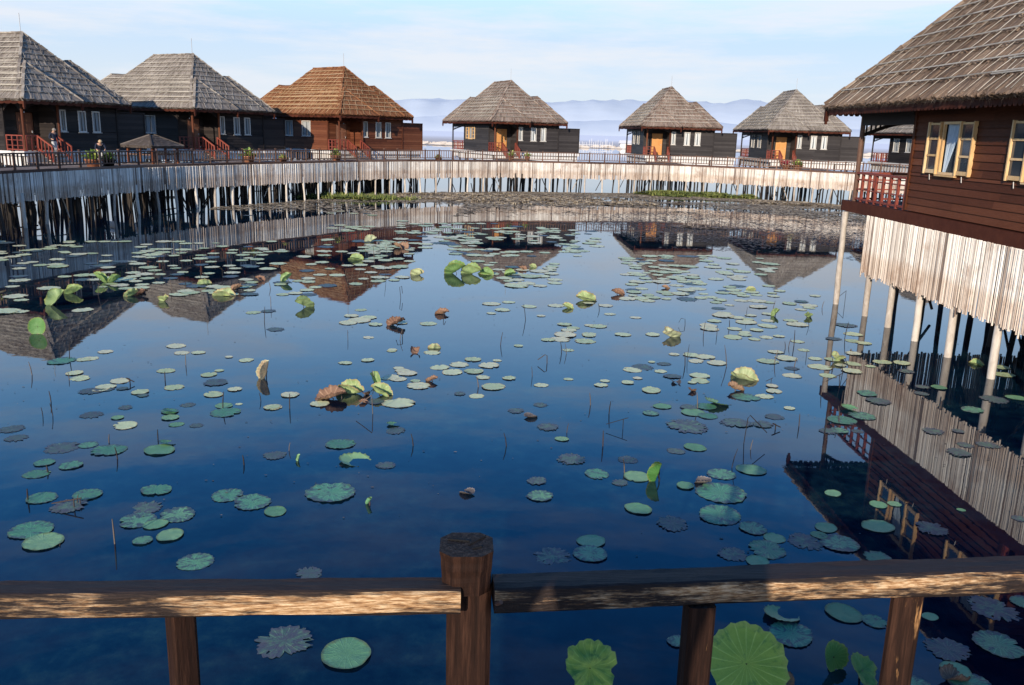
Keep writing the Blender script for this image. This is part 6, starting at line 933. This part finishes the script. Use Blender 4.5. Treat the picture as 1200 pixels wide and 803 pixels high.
CURLS="-3.99,13.52,0.25,0.39,r;-2.72,12.48,0.42,0.18,b;-2.5,12.85,0.27,0.36,y;-2.02,12.76,0.4,0.19,y;-2.21,12.35,0.13,0.13,b;-2.24,12.7,0.16,0.12,b;-2.21,13.45,0.19,0.18,u;-1.79,15.47,0.21,0.16,b;-1.47,15.84,0.28,0.15,y;-1.3,13.6,0.18,0.13,b;0.3,11.9,0.16,0.09,k;-0.46,9.12,0.15,0.1,k;-1.51,8.73,0.28,0.09,l;-1.91,10.01,0.4,0.17,w;-2.59,9.96,0.08,0.23,l;-1.62,11.39,0.2,0.1,w;4.04,14.36,0.56,0.38,y;3.69,13.56,0.22,0.08,b;2.95,13.44,0.14,0.1,b;2.78,13.91,0.14,0.13,k;3.2,12.78,0.37,0.16,w;1.79,9.61,0.18,0.31,n;2.33,9.62,0.16,0.09,k;6.16,15.81,0.39,0.23,y;5.27,12.72,0.3,0.2,w;3.28,17.35,0.35,0.32,y;2.73,22.13,0.31,0.36,b;1.83,21.17,0.6,0.38,y;1.3,20.11,0.33,0.22,y;4.16,23.26,0.23,0.19,b;6.53,23.38,0.31,0.19,y;6.2,19.91,0.32,0.18,u;6.92,19.81,0.24,0.2,u;-2.77,24.36,0.44,0.34,y;-1.69,24.71,0.54,0.5,u;-1.23,24.79,0.55,0.5,u;-0.81,24.87,0.45,0.37,u;-5.29,31.59,0.38,0.38,y;-5.01,27.0,0.19,0.38,u;-3.97,29.94,0.48,0.27,b;-0.11,24.84,0.4,0.2,u;0.57,26.45,0.26,0.19,y;0.25,25.88,0.26,0.16,b;-4.8,19.32,0.23,0.35,u;-2.46,17.73,0.36,0.22,b;-1.6,19.0,0.27,0.17,b;-7.98,21.89,0.29,0.29,y;-7.02,20.47,0.46,0.41,y;-6.92,21.19,0.3,0.47,b;-9.05,20.04,0.41,0.24,y;-8.08,19.55,0.4,0.24,y;-6.03,22.62,0.41,0.25,u;-9.13,16.08,0.3,0.36,g;-10.48,20.15,0.18,0.33,u;-10.18,18.82,0.29,0.38,u;-10.61,21.71,0.44,0.22,u;-10.24,21.77,0.35,0.26,u;-6.78,22.63,0.27,0.18,b;-8.9,20.18,0.29,0.16,b;1.84,5.75,0.54,0.47,V;0.66,5.73,0.38,0.28,v;2.4,6.7,0.31,0.12,w;2.59,5.98,0.23,0.23,g;2.75,5.82,0.22,0.22,e;-4.39,10.41,0.22,0.1,w;-4.84,11.66,0.22,0.09,w;8.8,15.79,0.29,0.1,y;3.47,5.85,0.18,0.13,b;2.15,5.76,0.14,0.1,b"
STEMS="-4.58,10.56,0.14;0.78,11.27,0.14;-4.09,27.39,0.36;-7.03,13.12,0.12;-0.24,16.22,0.25;-9.75,23.72,0.46;-5.98,12.96,0.11;-6.47,11.31,0.14;-6.7,11.96,0.17;-4.93,22.47,0.18;-2.74,20.74,0.34;1.87,9.92,0.08;5.94,14.85,0.3;-4.18,11.87,0.25;4.77,18.45,0.17;1.05,15.68,0.2;1.25,10.78,0.22;-5.19,8.6,0.14;5.7,16.89,0.33;-13.36,27.46,0.46;3.8,11.66,0.1;-2.57,12.52,0.12;6.63,18.77,0.21;-0.01,10.68,0.19;-4.6,8.54,0.08;5.49,13.54,0.11;5.14,12.82,0.26;4.03,17.74,0.27;-5.57,14.16,0.2;3.16,15.06,0.25;-4.77,9.85,0.16;0.65,14.97,0.18;8.44,21.56,0.4;1.44,9.86,0.19;-3.2,16.29,0.2;-9.59,22.73,0.34;-12.04,24.61,0.2;5.53,16.78,0.17;5.9,15.2,0.2;-2.19,16.66,0.19;-7.65,14.32,0.29;-8.38,22.64,0.24;3.2,10.81,0.14;5.63,15.94,0.15;-6.16,21.55,0.2;1.46,12.15,0.21;-4.61,8.44,0.13;-9.88,20.02,0.33;-3.9,22.81,0.23;-6.36,11.37,0.19;-2.81,10.28,0.11;2.88,12.55,0.25;6.22,20.3,0.28;5.44,16.58,0.15;-4.64,8.55,0.1;-8.46,20.96,0.3;6.4,15.71,0.15;3.82,18.54,0.17;-2.23,16.4,0.23;1.6,11.5,0.19;-3.72,12.29,0.13;-5.52,19.21,0.25;-9.99,24.1,0.47;-2.21,13.45,0.2;4.19,11.83,0.19;-0.5,13.33,0.17;2.06,19.89,0.17;-1.51,18.5,0.16;-5.52,25.34,0.43;-10.51,26.8,0.25;5.05,13.46,0.23;0.96,15.77,0.22;-1.23,10.58,0.16;-7.69,13.28,0.22;-5.14,10.38,0.11;7.0,17.7,0.35;4.31,17.65,0.21;7.31,19.0,0.15;-7.92,23.11,0.28;3.27,15.55,0.28;4.41,14.04,0.12;-5.55,13.22,0.15;0.37,14.05,0.18;-3.23,11.98,0.23;-3.2,9.77,0.12;-5.22,17.61,0.34;4.44,11.51,0.16;-5.37,9.37,0.09;4.85,15.42,0.26;-9.47,28.19,0.2;4.87,12.07,0.25;7.66,21.03,0.18;-4.31,26.35,0.49;-8.31,21.5,0.17;-3.49,23.33,0.46;3.93,15.07,0.39;5.16,15.21,0.18;0.31,18.62,0.36;5.39,19.51,0.26;-1.98,11.85,0.32;5.54,13.89,0.28;-3.82,7.67,0.27;-4.32,7.59,0.02;3.17,11.03,0.44;1.24,12.55,0.2;2.78,10.15,0.26"

def leaf_disc(kind, seed):
    """flat lotus leaf, unit diameter: scalloped, pleated rim; decayed ones are eaten into"""
    rnd = random.Random(seed); n = 60; rings = [0, .12, .3, .5, .68, .82, .92, 1.0]; vs = [(0, 0, .004)]; uv = [(0, 0)]; fs = []
    lob = rnd.choice((17, 19, 21, 23)); ph = rnd.uniform(0, 6); ecc = rnd.uniform(.86, 1.0)
    bites = [(rnd.uniform(0, 6.28), rnd.uniform(.05, .2), rnd.uniform(.08, .5)) for _ in range(rnd.choice((0, 1, 1, 2, 3)) if kind != 's' else rnd.choice((0, 0, 1)))]
    for ri, r in enumerate(rings[1:]):
        for k in range(n):
            th = 2 * math.pi * k / n; nz = noise.noise(Vector((math.cos(th) * 1.4 + seed * 3.1, math.sin(th) * 1.4, 0)))
            e = r
            fr = 0
            if kind in 'fp':
                fr = math.cos(lob * th + ph) * (r ** 5); e = r * (1 + .03 * fr + .07 * nz * r)
            elif kind == 's': e = r * (1 + .05 * nz * r)
            else:
                fr = math.cos(lob * th + ph) * (r ** 3)
                big = noise.noise(Vector((math.cos(th) * 3.2, math.sin(th) * 3.2, seed * 1.7)))
                e = r * (1 + .07 * fr + .12 * nz * r - max(0, big - .12) * .5 * r * r)
            for ba, bw_, bd in bites:
                dd_ = abs((th - ba + math.pi) % (2 * math.pi) - math.pi)
                e *= 1 - bd * max(0, 1 - dd_ / bw_) * r ** 3
            x, y = e * .5 * math.cos(th), e * .5 * math.sin(th) * ecc
            z = .004 + .008 * math.cos(lob * th) * r * r * (1 if kind != 's' else .25) * .6
            z += (.022 * noise.noise(Vector((x * 5 + seed, y * 5, 2))) + .006) * r
            if kind == 's': z += .03 * max(0, r - .75)
            if kind == 'd': z += -.012 * r + .02 * noise.noise(Vector((x * 9, y * 9, seed)))
            vs.append((x, y, max(z, .002 if ri < 7 else .0))); uv.append((k / n, r))
    for k in range(n): fs.append((0, 1 + k, 1 + (k + 1) % n))
    for ri in range(len(rings) - 2):
        for k in range(n):
            if kind == 'd' and ri > 2 and rnd.random() < .05: continue
            a = 1 + ri * n; fs.append((a + k, a + n + k, a + n + (k + 1) % n, a + (k + 1) % n))
    mb = MB(); mb.add(vs, fs, 0.0); mb.uvs = uv; return mb
PROTO = {k: [leaf_disc(k, i * 7 + ord(k)) for i in range(n)] for k, n in (('f', 12), ('s', 8), ('p', 12), ('d', 10))}
PM = {k: [mb.mesh('lotus_pad', M['L_' + k], True, mb.uvs) for mb in v] for k, v in PROTO.items()}
rest = {k: MB() for k in PROTO}; ruv = {k: [] for k in PROTO}
rows = [r.split(',') for r in LEAVES.split(';')]
labs = dict(LEAF_LABELS)
for i, (x, y, d, k, g) in enumerate(rows):
    x, y, d, g = float(x), float(y), float(d), int(g); a = U(0, 6.28); v = random.randrange(len(PM[k]))
    z = .002 + .0016 * (i % 6)
    if i < N_SOLO:
        o = bpy.data.objects.new('lotus_pad', PM[k][v]); C.objects.link(o)
        o.location = (x * K, y * K, z * K); o.scale = (d, d, d); o.rotation_euler = (U(-.02, .02), U(-.02, .02), a)
        tag(o, labs.get(i, LEAF_GROUPS[g]), 'lotus leaf', None if i in labs else LEAF_GROUPS[g])
    else:
        cs, sn = math.cos(a) * d, math.sin(a) * d; p = PROTO[k][v]
        rest[k].add([(x + vx * cs - vy * sn, y + vx * sn + vy * cs, z + vz * d) for vx, vy, vz in p.v], p.f, U(0, 1)); ruv[k] += p.uvs
for k in rest:
    if rest[k].v:
        o = bpy.data.objects.new('lotus_pads', rest[k].mesh('lotus_pads', M['L_' + k], True, ruv[k])); C.objects.link(o)
        o['kind'] = 'stuff'; tag(o, {'p': 'carpet of small pale lotus pads spread over the far pond', 'd': 'small decayed pads scattered among the far lotus carpet'}.get(k, 'small green pads among the far lotus carpet'), 'lotus leaf')
def curled(kind, seed):
    """a lotus leaf folded or rolled round its midrib and tipped up out of the water, unit size"""
    rnd = random.Random(seed)
    bend, tilt, cr = {'y': (1.9, 44, .20), 'u': (1.8, 52, .16), 'r': (3.4, 80, .04), 'b': (3.0, 18, .16), 'g': (1.3, 72, .04), 'n': (1.3, 72, .06), 'k': (2.6, 6, .06), 'l': (4.6, 62, .02), 'w': (.8, 9, .03), 'V': (.55, 52, .04), 'v': (1.5, 40, .22), 'e': (1.3, 46, .16)}[kind]
    bend *= rnd.uniform(.85, 1.15); tilt += rnd.uniform(-8, 8)
    if kind == 'l' and seed % 2 == 0: tilt = 8
    n = 48; rings = [0, .08, .2, .35, .5, .66, .8, .91, 1.0]; vs = []; uv = []; fs = []
    am_f, am_b, roll = R_(rnd.uniform(25, 62)), R_(rnd.uniform(58, 90)), R_(rnd.uniform(-28, 28))
    if kind in 'rn': roll = R_(74); am_f, am_b = R_(62), R_(84)
    if kind == 'u': roll *= 1.7; am_b = R_(rnd.uniform(75, 95))
    Rr = .5 / (bend / 2)
    for ri, r in enumerate(rings):
        for k in range(n if ri else 1):
            th = 2 * math.pi * k / n
            e = r * (1 + .03 * math.cos(17 * th) * r ** 4 + .09 * noise.noise(Vector((math.cos(th) * 1.5 + seed, math.sin(th) * 1.5, seed))) * r)
            if kind in 'Vg':                  # notched, heart-like outline
                e *= 1 - .22 * math.exp(-((th - 4.71) / .22) ** 2) * r
            if kind in 've': e *= 1 - .35 * max(0, noise.noise(Vector((math.cos(th) * 2.5, math.sin(th) * 2.5, seed * 2.3)))) * r
            x, y = .5 * e * math.cos(th), .5 * e * math.sin(th)
            if kind in 'yurn':
                fr_, am = .06, (am_f if y < 0 else am_b); a = min(abs(y) / fr_, am); ex = abs(y) - a * fr_
                hy = fr_ * math.sin(a) + ex * math.cos(a); hz = fr_ * (1 - math.cos(a)) + ex * math.sin(a)
                sg_ = -1 if y < 0 else 1; wv = .05 * math.sin(x * 9 + seed) * abs(y) + cr * .6 * noise.noise(Vector((x * 4 + seed, y * 4, seed)))
                Y, Z2 = sg_ * hy + wv + .10 * x * x, hz + .02 * noise.noise(Vector((x * 8, y * 8, seed))) + .22 * x * x * (1 if kind == 'y' else .4)
                X = x * math.cos(roll) - Z2 * math.sin(roll); Z2 = x * math.sin(roll) + Z2 * math.cos(roll)
                vs.append((X, Y, Z2)); uv.append((k / n, r)); continue
            a = x / Rr; X = Rr * math.sin(a); Z = Rr * (1 - math.cos(a)) + .12 * (y * y) * (1 if kind not in 'wk' else 2)
            Z += cr * .5 * noise.noise(Vector((x * 4 + seed, y * 4, seed))) + cr * .25 * noise.noise(Vector((x * 10, y * 10, seed)))
            Z += .012 * math.cos(17 * th) * r ** 3
            t = R_(tilt); Y = y * math.cos(t) + Z * -math.sin(t); Z2 = y * math.sin(t) + Z * math.cos(t)
            vs.append((X, Y, Z2)); uv.append((k / n, r))
    zmin = min(v[2] for v in vs) + (.08 if kind in 'yurn' else 0); up = .0 if kind not in 'kw' else 0
    vs = [(x, y, z - zmin - .05 + up) for x, y, z in vs]
    for k in range(n): fs.append((0, 1 + k, 1 + (k + 1) % n))
    for ri in range(len(rings) - 2):
        for k in range(n):
            a = 1 + ri * n; fs.append((a + k, a + n + k, a + n + (k + 1) % n, a + (k + 1) % n))
    mb = MB(); mb.add(vs, fs, 0.0); return mb, uv, vs[0]
CM = {'y': 'L_y', 'u': 'L_u', 'r': 'L_r', 'b': 'L_b', 'g': 'L_g', 'n': 'L_g', 'k': 'L_k', 'l': 'L_s', 'w': 'L_s', 'V': 'L_V', 'v': 'L_V', 'e': 'L_g'}
for i, (r, lb) in enumerate(zip(CURLS.split(';'), CURL_LABELS)):
    x, y, w, h, k = r.split(','); x, y, w, h = map(float, (x, y, w, h))
    mb, uv, hub = curled(k, i + 3)
    xs = [v[0] for v in mb.v]; ys = [v[2] for v in mb.v]
    s = max(w / (max(xs) - min(xs)), h * .95 / (max(ys) - min(ys))) if k in 'yurgnVlve' else w / (max(xs) - min(xs))
    if k == 'b': s *= .8
    if k == 'l': s = .42 * max(w, h)
    if k in 'g': s = min(s, 1.12 * max(w, h))
    if k in 'yu': s = .92 * max(w, 1.5 * h)
    if k in 'rn': s = .92 * max(1.5 * w, h)
    if k == 'V': s *= .97
    rz = U(-.9, .9) if k not in 'bkwl' else U(0, 6.28)
    if k in 'Vv': rz = .1
    if k == 'r': rz = .6
    root = thing('lotus_leaf', lb.lstrip('*'), 'lotus leaf', (x, y, 0), rz, lb[1:] if lb[0] == '*' else None)
    bl = bpy.data.objects.new('blade', mb.mesh('blade', M[CM[k]], True, uv)); C.objects.link(bl); bl.parent = root; bl.scale = (s, s, s)
    if k not in 'kw':
        st = MB(); hb = Vector(hub) * s; st.tube([hb, (hb.x * .8 + U(-.03, .03), hb.y + .06 * s, hb.z * .4), (hb.x * .6, hb.y + .1 * s, -.3)], .009, 5); st.build('stalk', M['stem'], root)
nstem = 0
for r in STEMS.split(';'):
    x, y, h = map(float, r.split(','))
    mb = MB(); lx, ly = U(-.35, .35) * h, U(-.2, .2) * h; rr = U(.005, .009)
    if random.random() < .2:
        mb.tube([(0, 0, -.2), (lx * .5, ly, h * .8), (lx * .5 + U(-.1, .1), ly, h * .9), (lx + U(-.25, .25), ly, h * .35)], rr, 5)
    else: mb.tube([(0, 0, -.2), (lx * .6, ly * .5, h * .55), (lx, ly, h)], [rr, rr, rr * .6], 5)
    o = mb.build('reed', M['stem']); o.location = (x * K, y * K, 0)
    tag(o, 'thin dark broken reed poking up out of the pond water', 'reed', 'thin dark broken reeds in the pond')

# ------------------------------------------------------------------ floating weed and islands near the walkway
def scatter(name, label, n, region, mat, dens, size, zr=(.004, .012), lump=0):
    mb = MB(); c = 0; tries = 0
    while c < n and tries < n * 12:
        tries += 1; x, y = U(region[0], region[1]), U(region[2], region[3])
        if random.random() > dens(x, y): continue
        s = U(*size); k = random.choice((4, 5, 6)); a = U(0, 6); z = U(*zr)
        st = U(1, 2.2)
        mb.add([(x + s * st * math.cos(a + 6.28 * i / k) * U(.5, 1), y + s * math.sin(a + 6.28 * i / k) * U(.5, 1), z + (U(0, lump) if lump else U(0, .003))) for i in range(k)], [tuple(range(k))]); c += 1
    o = mb.build(name, M[mat], kind='stuff'); tag(o, label, 'water weed'); return o
def fb(x, y, s, z=0): return noise.fractal(Vector((x * s, y * s, z)), 1, 2, 4)
def d_brown(x, y):
    e = in_pond(x, y)
    if e < .3 or y < 40 or x < -16: return 0
    lim = 13 if x > -3 else 7
    return max(0, min(1, (1 - e / lim) * 1.0 + fb(x, y * 1.0, .22) * .9 + .05)) * (.9 if x > -8 else .35)
scatter('floating_weed', 'brown dead weed drifting in rafts below the far walkway', 36000, (-15, 22, 42, 64), 'weed', d_brown, (.03, .13), lump=.02)
def d_grey(x, y):
    e = in_pond(x, y)
    q = ((x - 11) / 9.5) ** 2 + ((y - 42) / 11) ** 2
    return max(0, min(1, (1.15 - q) + fb(x, y * 1.4, .25, 4) * 1.1 - .1)) * (1 if e > .3 else 0) * .8
scatter('floating_scum', 'wet grey scum film in patches at the far right of the pond', 15000, (0, 24, 28, 60), 'weed_grey', d_grey, (.02, .07))
scatter('floating_debris', 'tiny bits of leaf and weed litter drifting all over the pond', 3000, (-20, 12, 7, 55), 'weed_grey', lambda x, y: max(0, fb(x, y, .35, 2) * 1.1 + .25) if in_pond(x, y) > 0 else 0, (.004, .016))
def isl(cx, cy, rx, ry):
    return lambda x, y: max(0, min(1, 1.25 - ((x - cx) / rx) ** 2 - ((y - cy) / ry) ** 2 + fb(x, y, .5, 7) * 1.5))
def island(name, label, cx, cy, rx, ry, mats, h, n, grass):
    """a low raft of rotting plants with grass growing on it"""
    f = isl(cx, cy, rx, ry); mb = MB()
    for i in range(n):
        x, y = U(cx - rx * 1.3, cx + rx * 1.3), U(cy - ry * 1.3, cy + ry * 1.3); q = f(x, y)
        if random.random() > q: continue
        z = h * q * U(.2, 1); s = U(.06, .2)
        mb.add([(x + s * 1.8 * math.cos(6.28 * i_ / 5 + i) * U(.5, 1), y + s * math.sin(6.28 * i_ / 5 + i) * U(.5, 1), max(.005, z + U(-.03, .03))) for i_ in range(5)], [(0, 1, 2, 3, 4)])
    o = mb.build(name, M[mats[0]], kind='stuff'); tag(o, label, 'weed raft')
    if grass:
        g = MB()
        for i in range(grass):
            x, y = U(cx - rx, cx + rx), U(cy - ry, cy + ry); q = f(x, y)
            if random.random() > q: continue
            L = U(.05, .34) * (.6 + q * .5) * (.4 if mats[1] == 'weed' else 1); a = U(0, 6.28); l = U(0, .5) * L; w = U(.012, .04)
            mb_ = [(x - w, y, 0), (x + w, y, 0), (x + math.cos(a) * l + w * .2, y + math.sin(a) * l, L), (x + math.cos(a) * l - w * .2, y + math.sin(a) * l, L)]
            g.add(mb_, [(0, 1, 2, 3)])
        g.build('grass', M[mats[1]], o)
island('weed_raft', 'straw coloured weed raft in front of the shuttered bungalow', -1.2, 54.5, 6.8, 4.2, ('weed', 'weed'), .09, 11000, 3000)
island('weed_raft', 'brownish weed strip below the gap between two bungalows', 6.2, 53.6, 4.2, 1.5, ('weed', 'weed'), .09, 3000, 900)
island('weed_raft', 'green weed island under the walkway before the dark grey bungalow', 13.2, 62.6, 3.8, 1.8, ('weed_green', 'weed_green'), .28, 5000, 3500)
island('weed_raft', 'brown weed bank at the foot of the walkway, right of the green island', 18.2, 57.2, 3.6, 1.3, ('weed', 'weed'), .12, 3000, 700)
island('weed_raft', 'green edged weed bank under the orange roofed bungalow', -9.4, 51.6, 4.0, 1.1, ('weed_green', 'weed_green'), .16, 2400, 1500)
island('weed_raft', 'dark weed lump in the reflection left of the dark grey bungalow doors', 9.0, 40.2, 2.6, .5, ('weed_grey', 'weed_grey'), .06, 1200, 200)

# ------------------------------------------------------------------ sky, sun, camera
SUN_AZ, SUN_EL = R_(19), R_(18.5)          # azimuth: how far left of straight behind the camera the sun stands
w = bpy.data.worlds.new("World"); scene.world = w; w.use_nodes = True
t = w.node_tree; bg = t.nodes['Background']
sky = t.nodes.new('ShaderNodeTexSky'); sky.sky_type = 'NISHITA'; sky.sun_disc = False
sky.sun_elevation = SUN_EL; sky.sun_rotation = math.pi + SUN_AZ; sky.altitude = 900; sky.air_density = 1.0; sky.dust_density = .6; sky.ozone_density = 4
tc = t.nodes.new('ShaderNodeTexCoord'); sx = t.nodes.new('ShaderNodeSeparateXYZ'); t.links.new(tc.outputs['Generated'], sx.inputs[0])
grad = ramp(t, sx.outputs[2], [(.0, (8.3, 8.7, 9.5)), (.05, (7.6, 8.6, 9.9)), (.10, (6.6, 8.4, 10.6)), (.16, (7.0, 10.2, 14.2)), (.22, (6.0, 10.0, 15.2)), (.29, (2.7, 7.9, 15.4)), (.36, (.7, 4.5, 12.2)), (.45, (.16, 2.6, 8.6)), (.62, (.05, 1.4, 5.0)), (1, (.04, .7, 2.8))])
col = mixc(t, .85, sky.outputs[0], grad)
mp = t.nodes.new('ShaderNodeMapping'); mp.inputs['Scale'].default_value = (1.3, 1.0, 9.0); mp.inputs['Rotation'].default_value = (0, R_(5), 0)
t.links.new(tc.outputs['Generated'], mp.inputs[0])
n1 = noise_(t, mp.outputs[0], 2.3, 8, .62)
cl = ramp(t, n1, [(.46, (0, 0, 0)), (.63, (1, 1, 1))])
zf = ramp(t, sx.outputs[2], [(0, (.25, .25, .25)), (.05, (.85, .85, .85)), (.15, (.7, .7, .7)), (.25, (.50, .50, .50)), (.38, (.22, .22, .22)), (.6, (.05, .05, .05))])
col = mixc(t, mth(t, 'MULTIPLY', cl, zf), col, (8.6, 8.9, 9.5))
t.links.new(col, bg.inputs[0]); bg.inputs[1].default_value = .1
sd_ = bpy.data.lights.new('sun', 'SUN'); sd_.energy = 5.6; sd_.angle = R_(.5); sd_.color = (1, .89, .74)
so = bpy.data.objects.new('sun', sd_); C.objects.link(so)
dirv = Vector((math.sin(SUN_AZ) * math.cos(SUN_EL), math.cos(SUN_AZ) * math.cos(SUN_EL), -math.sin(SUN_EL)))
so.rotation_euler = dirv.to_track_quat('-Z', 'Y').to_euler()
cd = bpy.data.cameras.new('camera'); co = bpy.data.objects.new('camera', cd); C.objects.link(co); scene.camera = co
cd.sensor_width = 36; cd.lens = 1007.41 / 1200 * 36; cd.clip_start = .05; cd.clip_end = 40000
RR, UU, FF = Vector((.99958567, .00679544, .02796997)), Vector((-.02878362, .23598914, .97132931)), Vector((0, .97173193, -.23608696))
m4 = Matrix((RR, UU, -FF)).transposed().to_4x4(); m4.translation = Vector((0, 0, 4.0 * K)); co.matrix_world = m4
scene.view_settings.view_transform = 'Standard'; scene.view_settings.look = 'None'; scene.view_settings.exposure = 0
scene.cycles.max_bounces = 6; scene.cycles.use_denoising = True
